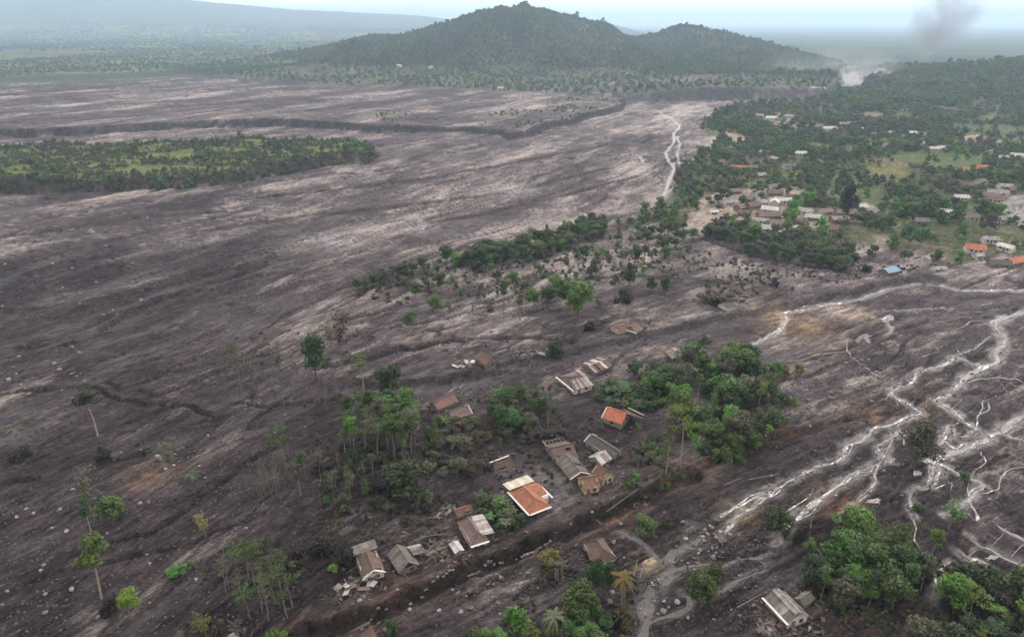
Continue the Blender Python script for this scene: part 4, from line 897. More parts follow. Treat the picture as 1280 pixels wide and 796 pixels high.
def plant_woods():
    srcs = []
    spots = [(1010, 318), (960, 312), (1090, 322), (1130, 326), (1170, 330), (905, 300), (1200, 331), (930, 306), (1050, 320), (985, 315)]
    colz = ['dark', 'green', 'blue', 'olive', 'green', 'dark', 'bright', 'olive', 'dark', 'grey']
    ords = ['', '', '', '', '']
    for i, ((px, py), cl) in enumerate(zip(spots, colz)):
        k = i % 5; key = ('far', k, cl); cm, tm, h0, w0 = PROTO['far'][k]
        cm2, tm2 = cm.copy(), tm.copy(); cm2.materials.append(LM[cl]); tm2.materials.append(BK['brown'])
        P = at(px, py)[0]
        near = ['above the buried plot', 'below the white village roofs', 'above the blue roof', 'behind the debris by the blue roof', 'left of the red-orange roof', 'at the tree belt end', 'touching the red-orange roof', 'left of the small orange village roof', 'behind the stripped bushes', 'in front of the olive fields'][i]
        root = thing('forest_tree', f'{COLOUR_WORD[cl]} woodland tree on the forest edge {near}', 'tree', (P[0], P[1], P[2] - .1), rng.uniform(0, 6)); root.scale = (.95, .95, rng.uniform(.9, 1.1))
        for nm, me in (('trunk', tm2), ('crown', cm2)):
            o = bpy.data.objects.new(nm, me); COL.objects.link(o); o.parent = root
        srcs.append(o)
    wt = np.array([.08, .20, .12, .14, .18, .04, .10, .08, .02, .04])
    # the wooded land on the right
    x, y = jitter_grid(20, 1500, 330, 1500, 6.9); m = in_view(x, y); x, y = x[m], y[m]
    d = sd_poly(x + 8 * vn(x / 20, y / 20, 1), y + 8 * vn(x / 20, y / 20, 2), P_RIGHT, 120); dens = .80 + 1.0 * fbm(x / 40, y / 40, 3, 201) - .12 * sst(650, 420, y)
    keep = (d > 2) & (rng.uniform(0, 1, len(x)) < dens)
    for i, (p, c) in enumerate(MEADOW): keep &= ~((sd_poly(x, y, p, 30) > -2) & (rng.uniform(0, 1, len(x)) > (.34 if i == 10 or i == 12 else .05)))
    for a, b, rr in HOUSE_SPOTS: keep &= (x - a) ** 2 + (y - b) ** 2 > (rr + 1.0) ** 2
    keep &= ~((y > 900) & (rng.uniform(0, 1, len(x)) > .62))
    x, y = x[keep], y[keep]; n = len(x); s = rng.uniform(.55, 1.15, n) * (1 + .25 * vn(x / 60, y / 60, 9)) * np.where(rng.uniform(0, 1, n) < .06, 1.35, 1)
    s = s * (1 + .35 * sst(900, 1100, y))
    woods('forest', 'mixed green woodland covering the land right of the river', np.stack([x, y, ground(x, y) - .3], 1), np.stack([s, s, s * rng.uniform(.75, 1.2, n)], 1), patchy(x, y, wt), 0, srcs)
    # the hill woods
    x, y = jitter_grid(-900, 1000, 1250, 2700, 9.5); hh = np.interp(x, _hx, _hz, left=0, right=0); keep = in_view(x, y) & (ground(x, y) > 21.5) & (hh > 5) & (rng.uniform(0, 1, len(x)) < .82 + .3 * fbm(x / 90, y / 90, 2, 202)) & (y < 2560)
    x, y = x[keep], y[keep]; n = len(x); s = rng.uniform(.7, 1.25, n) * (1 + .3 * vn(x / 70, y / 70, 19)) * np.where(rng.uniform(0, 1, n) < .05, 1.6, 1)
    woods('hill_forest', 'hazy forest covering the conical hill', np.stack([x, y, ground(x, y) - .5], 1), np.stack([s, s, s * rng.uniform(.7, 1.15, n)], 1), patchy(x, y, [.2, .22, .24, .12, .16, .02, 0, .04, 0, 0], 150, .8), 1, srcs)
    # scrub beyond the ash plain and at the foot of the hill
    x, y = jitter_grid(-1700, 700, 900, 3300, 14.5); d = np.maximum(sd_poly(x, y, P_GREEN_FAR, 200), sd_poly(x, y, P_BANK, 200) - 6); keep = in_view(x, y) & (d > 3) & (rng.uniform(0, 1, len(x)) < .58 + 1.0 * fbm(x / 160, y / 80, 3, 66 + 140) + .25 * (sd_poly(x, y, P_BANK, 200) > 6))
    x, y = x[keep], y[keep]; n = len(x); s = rng.uniform(.35, 1.3, n)
    woods('far_scrub', 'scattered trees and bushes on the far green plain', np.stack([x, y, ground(x, y) - .4], 1), np.stack([s, s, s * rng.uniform(.6, .95, n)], 1), patchy(x, y, wt, 200), 2, srcs)
    x, y = jitter_grid(-4200, 1500, 3300, 7000, 34); keep = in_view(x, y) & (rng.uniform(0, 1, len(x)) < .55 + 1.0 * fbm(x / 300, y / 260, 3, 207)); x, y = x[keep], y[keep]; n = len(x); s = rng.uniform(1.0, 2.6, n)
    woods('distant_trees', 'hazy belts of trees on the distant plain', np.stack([x, y, ground(x, y) - .4], 1), np.stack([s * 1.7, s, s * rng.uniform(.5, .8, n)], 1), patchy(x, y, wt, 400), 2, srcs)
    # bushes on the island mesa and on the edges of the terraces
    x, y = jitter_grid(-700, 10, 440, 760, 2.7); d = sd_poly(x, y, P_ISLAND, 60); gm = fbm(x / 22, y / 12, 3, 54); keep = in_view(x, y) & (d > -2.5) & ((gm < .06 + .14 * rng.normal(size=len(x))) | (d < 9)) & (rng.uniform(0, 1, len(x)) < .62)
    n = int(keep.sum()); x, y = x[keep], y[keep]; s = rng.uniform(.16, .48, n) * np.where(rng.uniform(0, 1, n) < .07, 1.9, 1) * np.where(d[keep] < 8, 1.25, 1)
    ii = patchy(x, y, [.05, .16, .07, .26, .14, .04, .04, .18, .02, .05], 30)
    woods('island_scrub', 'dusty bushes growing over the grassy island in the ash', np.stack([x, y, ground(x, y) - .2], 1), np.stack([s, s, s * rng.uniform(.7, 1.1, n)], 1), ii, 3, srcs)
    x, y = jitter_grid(-250, 330, 620, 1150, 6.5); d = sd_poly(x, y, P_TERR, 160); d2 = sd_poly(x, y, P_BANK, 60); vg = fbm(x / 45, y / 30, 3, 58) + .45 * sst(-60, 80, x) - .35
    keep = in_view(x, y) & (((d > 3) & (d < 110) & (vg > .12)) | ((d2 > -4) & (d2 < 22) & (x > -250)) | ((d > -1) & (d < 9) & (x > 30))) & (rng.uniform(0, 1, len(x)) < .55)
    x, y = x[keep], y[keep]; n = len(x); s = rng.uniform(.25, .6, n)
    woods('terrace_scrub', 'low bushes on the rims of the eroded ash terraces', np.stack([x, y, ground(x, y) - .2], 1), np.stack([s, s, s * rng.uniform(.6, 1, n)], 1), ii[rng.integers(0, len(ii), n)], 4, srcs)

def plant_undergrowth():
    """ash-covered weeds, stubble and low scrub on the near ground"""
    src = []
    for col, (px, py), lab in [('olive', (520, 600), 'dusty weed clump right of the large dark round tree'), ('brown', (600, 545), 'scorched weed clump at the edge of the scorched garden'), ('black', (445, 610), 'blackened weed clump on the slope left of the large round tree'), ('grey', (650, 560), 'ash-grey weed clump between the collapsed roof and the long brown house'), ('green', (790, 600), 'small green weed clump beside the road right of the yellow-walled houses')]:
        P = at(px, py)[0]; root = plant('bush', P, 1.3, 2.2, col, lab); c = [q for q in root.children if q.name.startswith('crown')][0]; src.append(c)
    pts, sc, ix = [], [], []
    for pix, n, w_, s0, s1 in [([(400,560),(560,500),(700,480),(760,540),(770,600),(640,640),(480,690),(400,690)], 620, [.3,.2,.25,.2,.05], .10, .42), ([(260,690),(420,640),(440,760),(340,800),(230,800)], 240, [.3,.2,.3,.15,.05], .08, .32), ([(690,690),(800,720),(790,800),(560,810),(640,760)], 240, [.35,.2,.1,.1,.25], .08, .35), ([(780,540),(870,600),(980,540),(1000,480),(960,560),(860,610)], 240, [.35,.2,.1,.2,.15], .12, .45), ([(990,690),(1190,700),(1290,760),(1290,810),(1120,810),(1000,740)], 300, [.3,.25,.15,.1,.2], .12, .5), ([(430,360),(560,335),(700,305),(860,290),(880,330),(700,370),(520,390)], 420, [.4,.2,.15,.15,.1], .2, .6), ([(860,340),(1010,300),(1090,335),(1200,330),(1000,365),(900,385)], 330, [.3,.2,.15,.25,.1], .25, .6), ([(560,420),(700,400),(840,400),(820,440),(640,470),(520,480)], 90, [.3,.3,.2,.2,0], .12, .35), ([(0,480),(260,480),(380,460),(440,540),(300,640),(0,700)], 120, [.3,.3,.2,.2,0], .08, .25), ([(290,420),(460,380),(480,480),(300,500)], 120, [.4,.3,.1,.2,0], .1, .35)]:
        p = PX(pix); lo, hi = p.min(0), p.max(0); q = rng.uniform(lo, hi, (n * 5, 2)); q = q[inside(q[:, 0], q[:, 1], p)]; q = q[fbm(q[:, 0] / 9, q[:, 1] / 9, 2, 300) > -.12][:n]
        for a, b, rr in HOUSE_SPOTS: q = q[(q[:, 0] - a) ** 2 + (q[:, 1] - b) ** 2 > (rr * .8) ** 2]
        m = len(q); pts.append(np.stack([q[:, 0], q[:, 1], ground(q[:, 0], q[:, 1]) - .05], 1)); t = rng.uniform(s0, s1, m); sc.append(np.stack([t, t, t * rng.uniform(.6, 1.3, m)], 1)); ix.append(rng.choice(5, m, p=w_))
    woods('undergrowth', 'ash-covered weeds and low scrub on the near ground', np.concatenate(pts), np.concatenate(sc), np.concatenate(ix), 0, src)
# ================================================================== HOUSES
def roof_mat(name, c0, c1, dirt=.35, rough=.75, metal=False):
    M = NT(name); g = M.n('ShaderNodeTexCoord').outputs['Object']; t = M.n('ShaderNodeAttribute', attribute_name='tone')
    c = M.mix(t.outputs['Fac'], c0, c1); c = M.mix(M.ramp(M.noise(g, .55, 5, .65), .40, .62, 0, min(1, dirt + .22)), c, (.058, .047, .045)); c = M.scale(c, M.ramp(M.noise(g, 4.5, 3), .25, .75, .82, 1.18))
    M.base(c); M.b.inputs['Roughness'].default_value = rough; M.bump(M.noise(g, 7, 3), .3, .05); return M.m
RM = dict(
    brown=roof_mat('brown_clay_tile', (.080, .045, .036), (.140, .078, .058), .6), red=roof_mat('weathered_red_tile', (.125, .056, .040), (.205, .092, .062), .5),
    orange=roof_mat('orange_clay_tile', (.25, .085, .042), (.36, .128, .062), .25), bright=roof_mat('bright_orange_tile', (.36, .095, .035), (.50, .15, .055), .25),
    dark=roof_mat('dark_burnt_tile', (.040, .032, .030), (.085, .062, .054), .4), grey=roof_mat('grey_fibre_sheet', (.11, .095, .09), (.19, .165, .155), .55),
    white=roof_mat('white_metal_sheet', (.34, .31, .30), (.52, .48, .46), .2, .5), cream=roof_mat('cream_metal_sheet', (.46, .40, .32), (.62, .54, .45), .15, .5),
    rust=roof_mat('rusted_sheet', (.13, .07, .05), (.22, .12, .085), .5), moss=roof_mat('mossy_sheet', (.085, .08, .055), (.15, .14, .10), .5), blue=roof_mat('blue_metal_sheet', (.13, .23, .36), (.20, .32, .46), .2, .5),
    pale=roof_mat('pale_weathered_sheet', (.21, .18, .17), (.36, .32, .30), .35), mauve=roof_mat('mauve_brown_tile', (.115, .075, .066), (.185, .125, .11), .3))
def plain(name, c0, c1, sc=1.5, rough=.85):
    M = NT(name); g = M.n('ShaderNodeTexCoord').outputs['Object']; M.base(M.mix(M.ramp(M.noise(g, sc, 5, .6), .3, .7, 0, 1), c0, c1)); M.b.inputs['Roughness'].default_value = rough; M.bump(M.noise(g, sc * 5, 3), .3, .04); return M.m
WM = dict(white=plain('white_plaster', (.42, .39, .37), (.62, .59, .56)), yellow=plain('yellow_plaster', (.42, .33, .15), (.56, .46, .24)), green=plain('green_plaster', (.16, .24, .21), (.24, .33, .29)), grey=plain('grey_plaster', (.17, .15, .145), (.27, .245, .235)), brown=plain('stained_plaster', (.13, .10, .085), (.22, .175, .15)))
WHITE = plain('white_paint', (.46, .44, .42), (.66, .63, .61)); WOOD = plain('weathered_timber', (.10, .075, .06), (.20, .16, .13), 3); PALEWOOD = plain('pale_timber', (.16, .13, .105), (.27, .23, .19), 3)
DARK = plain('painted_interior_shade', (.018, .016, .015), (.03, .027, .025)); GLASS = plain('dark_pane', (.02, .024, .028), (.035, .04, .045), 1, .12); CONC = plain('broken_concrete', (.11, .098, .095), (.23, .21, .20), 1.2)

def box_vf(V, Fc, c, s, rot=None):
    b = len(V); 
    for dx in (-.5, .5):
        for dy in (-.5, .5):
            for dz in (-.5, .5):
                p = Vector((dx * s[0], dy * s[1], dz * s[2])); V.append(Vector(c) + (rot @ p if rot else p))
    Fc += [(b, b + 1, b + 3, b + 2), (b + 4, b + 6, b + 7, b + 5), (b, b + 4, b + 5, b + 1), (b + 2, b + 3, b + 7, b + 6), (b, b + 2, b + 6, b + 4), (b + 1, b + 5, b + 7, b + 3)]
def set_tone(me, r, lo=0, hi=1, run=1):
    n = len(me.polygons); t = me.attributes.new('tone', 'FLOAT', 'FACE'); v = r.uniform(lo, hi, n // run + 1).repeat(run)[:n]; t.data.foreach_set('value', v.astype(np.float32))
def boxes(name, L_, mat, parent, r=None):
    V, Fc = [], []
    for it in L_: box_vf(V, Fc, *it)
    o = mesh_obj(name, V, Fc, mat, parent); set_tone(o.data, r or rng, .2, .8); return o
def slopes(Lx, Ly, e, rise, axis, hip, ov=.5):
    """the planes of a roof, each as eave-left, eave-right, ridge-right, ridge-left (outside view)"""
    if axis == 'y': 
        out = []
        for q in slopes(Ly, Lx, e, rise, 'x', hip, ov): out.append([(-p[1], p[0], p[2]) for p in q])
        return out
    X, Y = Lx / 2 + ov, Ly / 2 + ov; z0 = e - rise * ov / (Ly / 2); z1 = e + rise; h = min(hip * Y, X * .98) if hip else 0
    S_ = [[(-X, -Y, z0), (X, -Y, z0), (X - h, 0, z1), (-X + h, 0, z1)], [(X, Y, z0), (-X, Y, z0), (-X + h, 0, z1), (X - h, 0, z1)]]
    if hip: S_ += [[(X, -Y, z0), (X, Y, z0), (X - h, 0, z1), (X - h, 0, z1)], [(-X, Y, z0), (-X, -Y, z0), (-X + h, 0, z1), (-X + h, 0, z1)]]
    return S_
def tile_roof(name, planes, mat, parent, r, holes=0.0, sag=.08, course=.36, seg=.55):
    V, Fc, T = [], [], []
    for pl in planes:
        a, b, c, d = [Vector(p) for p in pl]; nrm = (b - a).cross(d - a).normalized(); hl = (d - a).length; n = max(3, int(hl / course)); m = max(3, int((b - a).length / seg)); s0 = r.integers(1000)
        for i in range(n):
            v0, v1 = i / n, (i + 1) / n + .04 / n; l0, r0_ = a.lerp(d, v0), b.lerp(c, v0); l1, r1 = a.lerp(d, v1), b.lerp(c, v1)
            for j in range(m):
                u0, u1 = j / m, (j + 1) / m
                if holes and float(vn(np.array([u0 * m * seg / 2.2]), np.array([v0 * n * course / 1.8]), int(s0))[0]) > 1 - holes * 2: continue
                def sg(u, v): return -sag * abs(float(vn(np.array([u * 4.0]), np.array([v * 3.0]), int(s0) + 5)[0])) * 2
                q = [l0.lerp(r0_, u0) + nrm * (.07 + sg(u0, v0)), l0.lerp(r0_, u1) + nrm * (.07 + sg(u1, v0)), l1.lerp(r1, u1) + nrm * (.015 + sg(u1, v1)), l1.lerp(r1, u0) + nrm * (.015 + sg(u0, v1))]
                e0, e1 = q[0] - nrm * .09, q[1] - nrm * .09; k = len(V); V += q + [e0, e1]; Fc += [(k, k + 1, k + 2, k + 3), (k + 4, k + 5, k + 1, k)]; t = float(np.clip(r.normal(.5, .28), 0, 1)); T += [t, t * .6]
    o = mesh_obj(name, V, Fc, mat, parent); t = o.data.attributes.new('tone', 'FLOAT', 'FACE'); t.data.foreach_set('value', np.array(T, np.float32)); return o
def sheet_roof(planes, mats, parent, r, width=1.05, lift=.0, miss=.0):
    """corrugated sheets, each an object of its own"""
    for pl in planes:
        a, b, c, d = [Vector(p) for p in pl]; nrm = (b - a).cross(d - a).normalized(); n = max(2, round((b - a).length / width))
        for j in range(n):
            if r.uniform() < miss: continue
            u0, u1 = j / n, (j + 1) / n; s = r.uniform(-.02, .05); k = 9; V, Fc = [], []; drop = r.uniform(0, .12)
            for i in range(k):
                u = u0 + (u1 - u0) * i / (k - 1) * 1.03; w_ = .028 * math.cos(i * math.pi) + s + lift; lo, hi = a.lerp(b, u), d.lerp(c, u); V += [lo.lerp(hi, -.015 - drop * .1) + nrm * w_, hi + nrm * w_, ]
            for i in range(k - 1): Fc.append((2 * i, 2 * i + 2, 2 * i + 3, 2 * i + 1))
            m = mats if not isinstance(mats, (list, tuple)) else mats[int(r.integers(len(mats)))]
            o = mesh_obj('roof_sheet', V, Fc, m, parent); t = o.data.attributes.new('tone', 'FLOAT', 'FACE'); t.data.foreach_set('value', np.full(len(Fc), r.uniform(0, 1), np.float32)); 
def ridge_line(V, Fc, p, q, rad=.13): tube(V, Fc, [Vector(p), Vector(q)], [rad, rad], 6)
def window(parent, c, nrm, w_, h, r):
    u = Vector((-nrm[1], nrm[0], 0)); rot = Matrix((u, Vector(nrm), Vector((0, 0, 1)))).transposed(); V, Fc = [], []
    for dx, dz, sx, sz in ((-w_ / 2, 0, .09, h + .09), (w_ / 2, 0, .09, h + .09), (0, h / 2, w_ - .09, .09), (0, -h / 2, w_ - .09, .09), (0, 0, .06, h - .09)): box_vf(V, Fc, Vector(c) + u * dx + Vector((0, 0, dz)), (sx, .12, sz), rot)
    f = mesh_obj('window', V, Fc, PALEWOOD, parent); V, Fc = [], []; box_vf(V, Fc, Vector(c), (w_ - .08, .05, h - .08), rot); mesh_obj('pane', V, Fc, GLASS, f)
def corners(A, B, C, e):
    P = at([A[0], B[0], C[0]], [A[1], B[1], C[1]], e); A, B, C = [Vector((p[0], p[1])) for p in P]; z = float(np.mean(P[:, 2])); ux = (B - A).normalized(); L_ = (B - A).length; uy = Vector((-ux.y, ux.x)); W_ = (C - B).dot(uy)
    c = A + ux * L_ / 2 + uy * W_ / 2; return Vector((c.x, c.y, float(ground(c.x, c.y)))), math.atan2(ux.y, ux.x), L_, abs(W_)
def house(label, A, B, C, e=2.4, rise=1.8, roof='tile', mat='brown', axis='x', hip=0, wall='grey', ov=.45, holes=0.0, fascia=None, name='house', seed=1, group=None, tilt=0, wins=True, size=None, lean=None, mats2=None, miss=0, rafters=True, cat='house', sag=.08):
    """local x runs along A-B, local y from B towards C"""
    r = np.random.default_rng(seed); sink = .55 if e > 1.9 else .2; c, rz, Lx, Ly = corners(A, B, C, e - sink); c.z -= sink; Lx = max(Lx - 2 * ov, 2.2); Ly = max(Ly - 2 * ov, 2.0)
    t = thing(name, label, cat, c, rz, group); t.rotation_euler = (R(tilt) * .6, R(tilt), rz); HOUSE_SPOTS.append((c.x, c.y, .52 * max(Lx, Ly) + 1.0))
    X, Y = Lx / 2, Ly / 2; th = .16; bl = [((0, -Y + th / 2, e / 2 - .6), (Lx, th, e + 1.2)), ((0, Y - th / 2, e / 2 - .6), (Lx, th, e + 1.2)), ((-X + th / 2, 0, e / 2 - .6), (th, Ly - 2 * th, e + 1.2)), ((X - th / 2, 0, e / 2 - .6), (th, Ly - 2 * th, e + 1.2))]
    V, Fc = [], []
    for it in bl: box_vf(V, Fc, *it)
    if not hip and rise > .2:
        for s in (-1, 1):
            k = len(V)
            if axis == 'x':
                for o in (0, th): V += [Vector((s * (X - o), -Y, e - .002)), Vector((s * (X - o), Y, e - .002)), Vector((s * (X - o), 0, e + rise - .05))]
            else:
                for o in (0, th): V += [Vector((-X, s * (Y - o), e - .002)), Vector((X, s * (Y - o), e - .002)), Vector((0, s * (Y - o), e + rise - .05))]
            Fc += [(k, k + 1, k + 2), (k + 5, k + 4, k + 3), (k, k + 3, k + 4, k + 1), (k + 1, k + 4, k + 5, k + 2), (k + 2, k + 5, k + 3, k)]
    mesh_obj('wall', V, Fc, WM[wall], t)
    if wins and e > 1.5:
        h = min(1.1, e * .42); zc = e - .45 - h / 2
        for k in range(max(1, int(Lx / 3.2))):
            x = -X + Lx * (k + .5) / max(1, int(Lx / 3.2)); window(t, (x, -Y - .02, zc), (0, -1, 0), 1.1, h, r)
        if Ly > 2.6: window(t, (X + .02, Ly * .18, zc), (1, 0, 0), 1.0, h, r)
        V, Fc = [], []; box_vf(V, Fc, (X + .03, -Ly * .22, (e - .45) / 2 - .2), (.1, .95, e - .05)); d = mesh_obj('door', V, Fc, WOOD, t); V, Fc = [], []; box_vf(V, Fc, (X + .10, -Ly * .22 + .34, .9), (.06, .06, .16)); mesh_obj('handle', V, Fc, PALEWOOD, d)
    pl = slopes(Lx, Ly, e, rise, axis, hip, ov)
    if roof == 'tile': tile_roof('roof', pl, RM[mat], t, r, holes, sag)
    else: sheet_roof(pl, [RM[q] for q in ([mat] if isinstance(mat, str) else mat)], t, r, miss=miss)
    if rafters and (holes or miss):
        L_ = []
        for p in pl[:2]:
            a, b, cc, d = [Vector(q) for q in p]; nrm = (b - a).cross(d - a).normalized(); n = int((b - a).length / .8)
            for j in range(n + 1):
                u = j / n; p0, p1 = a.lerp(b, u), d.lerp(cc, u); m = (p0 + p1) / 2 - nrm * .08; z_ = (p1 - p0).normalized(); y_ = nrm; x_ = y_.cross(z_); L_.append((m, (.09, .09, (p1 - p0).length), Matrix((x_, y_, z_)).transposed()))
        for it in L_: boxes('rafter', [it], WOOD, t, r)
    V, Fc = [], []; a, b, cc, d = pl[0]
    ridge_line(V, Fc, Vector(d) + Vector((0, 0, .09)), Vector(cc) + Vector((0, 0, .09))); rm = RM[mat if isinstance(mat, str) else mat[0]]; o = mesh_obj('ridge_cap', V, Fc, rm, t); set_tone(o.data, r, .6, 1)
    if hip:
        for p in pl[2:]:
            for q in (p[0], p[1]): V, Fc = [], []; ridge_line(V, Fc, Vector(q) + Vector((0, 0, .08)), Vector(p[2]) + Vector((0, 0, .08)), .11); o = mesh_obj('hip_cap', V, Fc, rm, t); set_tone(o.data, r, .6, 1)
    if fascia:
        sides = dict(front=(0, 1, 0), right=(1, 2, 2), left=(3, 0, 3), back=(2, 3, 1)); z0 = min(p[2] for p in pl[0][:2]); XX, YY = Lx / 2 + ov, Ly / 2 + ov
        for s in fascia:
            if hip or (axis == 'x' and s in ('front', 'back')) or (axis == 'y' and s in ('left', 'right')):
                cen, sz = dict(front=((0, -YY - .03, z0 - .02), (2 * XX + .12, .06, .3)), back=((0, YY + .03, z0 - .02), (2 * XX + .12, .06, .3)), right=((XX + .03, 0, z0 - .02), (.06, 2 * YY, .3)), left=((-XX - .03, 0, z0 - .02), (.06, 2 * YY, .3)))[s]
                boxes('fascia', [(cen, sz)], WHITE, t, r); 
                flat_c = dict(front=((0, -YY - .27, z0 + .02), (2 * XX + .5, .5, .06)), back=((0, YY + .27, z0 + .02), (2 * XX + .5, .5, .06)), right=((XX + .29, 0, z0 + .02), (.5, 2 * YY, .06)), left=((-XX - .29, 0, z0 + .02), (.5, 2 * YY, .06)))[s]; boxes('gutter', [flat_c], WHITE, t, r)
            else:
                sx = dict(right=1, left=-1, front=-1, back=1)[s]
                for q in (-1, 1):
                    p0 = Vector((sx * XX, q * YY, z0)) if axis == 'x' else Vector((q * XX, sx * YY, z0)); p1 = Vector((sx * XX, 0, e + rise)) if axis == 'x' else Vector((0, sx * YY, e + rise)); z_ = (p1 - p0).normalized(); x_ = Vector((sx, 0, 0)) if axis == 'x' else Vector((0, sx, 0)); y_ = z_.cross(x_)
                    boxes('barge_board', [((p0 + p1) / 2 + x_ * .05 + Vector((0, 0, .1)), (.28, .14, (p1 - p0).length), Matrix((x_, y_, z_)).transposed())], WHITE, t, r)
    return t, Lx, Ly
def lean_to(t, x0, x1, y0, y1, z_hi, z_lo, side, mats, seed=3, post=True, ov=.3):
    """a lower sheet roof on one side of a house (child parts)"""
    r = np.random.default_rng(seed)
    if side == 'left': q = [(x0, y1, z_lo), (x0, y0, z_lo), (x1, y0, z_hi), (x1, y1, z_hi)]
    elif side == 'right': q = [(x1, y0, z_lo), (x1, y1, z_lo), (x0, y1, z_hi), (x0, y0, z_hi)]
    elif side == 'back': q = [(x1, y1, z_lo), (x0, y1, z_lo), (x0, y0, z_hi), (x1, y0, z_hi)]
    else: q = [(x0, y0, z_lo), (x1, y0, z_lo), (x1, y1, z_hi), (x0, y1, z_hi)]
    sheet_roof([q], mats, t, r, 1.0)
    if post:
        for p in q[:2]: boxes('post', [((p[0] * .94, p[1] * .94, p[2] / 2 - .4), (.12, .12, p[2] + .7))], PALEWOOD, t, r)

W_ = 'house'
# the white-edged orange house
t, lx, ly = house('orange hip-roofed house with wide white eaves and a cream sheet lean-to', (636,613), (662,639), (685,626), 2.3, 1.7, 'tile', 'orange', 'x', .9, 'white', .5, 0, ('front', 'right'), seed=2, sag=.03)
X, Y = lx / 2, ly / 2
lean_to(t, -X - 4.4, -X - .5, -Y - .3, Y + 2.2, 2.55, 2.1, 'left', [RM['cream']], 5)
tile_roof('roof', [[(-X + 1.2, Y + 2.6, 2.0), (-X - .4, Y + 2.6, 2.0), (-X - .4 + .8, Y * .2, 3.2), (-X + 1.2, Y * .2, 3.2)], [(X * .15, Y + .45, 2.1), (X * .15, Y + 2.6, 2.0), (-X + 1.2, Y + 2.6, 2.9), (-X + 1.2, Y * .2, 3.25)]], RM['orange'], t, np.random.default_rng(8), 0, .03)
boxes('gutter', [((X * .15 + .27, Y + 1.65, 2.12), (.5, 2.2, .06)), ((-X * .1, Y + 2.85, 2.06), (X + 1.4, .5, .06))], WHITE, t)
boxes('wall', [((-X * .25, Y + 1.2, .75), (X * 1.2, 2.2, 2.3))], WM['white'], t)
# row by the road, from the left
t, lx, ly = house('ruined house with dark rusty roof and a flat grey sheet along its back', (443,695), (453,722), (481,711), 2.2, 1.5, 'tile', 'brown', 'x', 0, 'white', .4, .22, ('right',), seed=11, tilt=3)
lean_to(t, -lx / 2 - 3.2, -lx / 2 + .2, -ly / 2 - .6, ly / 2 + .6, 3.2, 2.9, 'left', [RM['grey']], 6)
tile_roof('roof', [[(lx / 2 + .3, -.3, 2.9), (lx / 2 + .3, 1.6, 2.6), (-lx / 2 + .6, 1.5, 2.8), (-lx / 2 + .6, -.2, 3.9)]], RM['red'], t, np.random.default_rng(4), .05)
t, lx, ly = house('house with weathered grey sheet roof and a dark arched gable opening', (483,688), (498,712), (522,699), 2.5, 1.6, 'sheet', ['grey', 'moss', 'grey'], 'x', 0, 'brown', .5, 0, seed=12, tilt=-2)
V, Fc = [], []; V = [Vector((lx / 2 + .12, y, z)) for y, z in [(-1.2, 2.5)] + [(-1.2 + 2.4 * k / 8, 2.5 + 1.0 * math.sin(math.pi * k / 8)) for k in range(1, 8)] + [(1.2, 2.5)]]; mesh_obj('gable_shade_sheet', V, [tuple(range(len(V)))], DARK, t)  # flat dark sheet on the wall, painted as the shade inside the arch
lean_to(t, -lx / 2 + .4, lx / 2 - 2.4, ly / 2 + .2, ly / 2 + 3.6, 3.0, 2.5, 'back', [RM['pale'], RM['grey']], 9)
t, lx, ly = house('mauve-brown hip-roofed house with white fascia and a white sheet awning', (571,652), (588,679), (608,668), 2.5, 1.9, 'tile', 'mauve', 'x', .8, 'white', .4, 0, ('right',), seed=13)
lean_to(t, -lx / 2 + .2, lx / 2 - .8, ly / 2 - .9, ly / 2 + 2.4, 3.3, 2.9, 'back', [RM['white'], RM['pale']], 10)
t, lx, ly = house('red-brown broken roof with fallen pale sheets behind the mauve-brown house', (566,636), (572,646), (590,636), 1.5, 1.0, 'tile', 'red', 'y', 0, 'brown', .3, .3, seed=14, tilt=4, wins=False)
t, lx, ly = house('tiny hut with a single white sheet roof between two larger houses', (561,679), (569,689), (576,681), 1.8, .35, 'sheet', ['white'], 'x', 0, 'grey', .25, seed=15, wins=False, cat='hut', name='hut')
t, lx, ly = house('brown hip-roofed house with a bare white wall standing below the road', (727,678), (745,704), (767,688), 2.3, 1.9, 'tile', 'brown', 'x', .75, 'white', .4, .1, seed=16, tilt=2)
# collapsed dark roof
t, lx, ly = house('low half-collapsed brown roof with a pale edge board above the orange house', (609,577), (619,589), (645,577), 1.0, 2.0, 'tile', 'brown', 'y', .4, 'grey', .35, .22, ('left',), seed=17, tilt=5, wins=False)
# long brown house and its grey-green wing
t, lx, ly = house('long brown-tiled house with a bare curved frame at its broken end', (680,556), (697,577), (719,566), 2.6, 2.0, 'tile', 'brown', 'y', 0, 'grey', .45, .1, seed=18)
r_ = np.random.default_rng(3)
for k in range(6):
    V, Fc = [], []; y = -ly / 2 + ly * k / 5; tube(V, Fc, [(-lx / 2 - 3.2, y, .2), (-lx / 2 - 2.8, y, 1.9), (-lx / 2 - 1.2, y, 3.0), (-lx / 2 + .4, y, 3.3)], [.09] * 4, 5); mesh_obj('rib', V, Fc, CONC, t)
boxes('beam', [((-lx / 2 - 2.9, 0, 1.95), (.16, ly, .16))], CONC, t); boxes('beam', [((-lx / 2 - .4, -ly / 2 - .3, 3.0), (3.2, .3, .22))], CONC, t)
t, lx, ly = house('grey-green mossy roofed wing with pale end beam joined to the long brown house', (694,575), (713,599), (733,586), 2.1, 1.4, 'sheet', ['moss', 'moss', 'grey'], 'x', 0, 'brown', .4, 0, ('right',), seed=19, miss=.12)
t, lx, ly = house('dark brown long roof over green walls behind the white gabled hut', (730,552), (763,572), (777,562), 2.2, 1.4, 'tile', 'dark', 'x', 0, 'green', .4, .05, ('left',), seed=20)
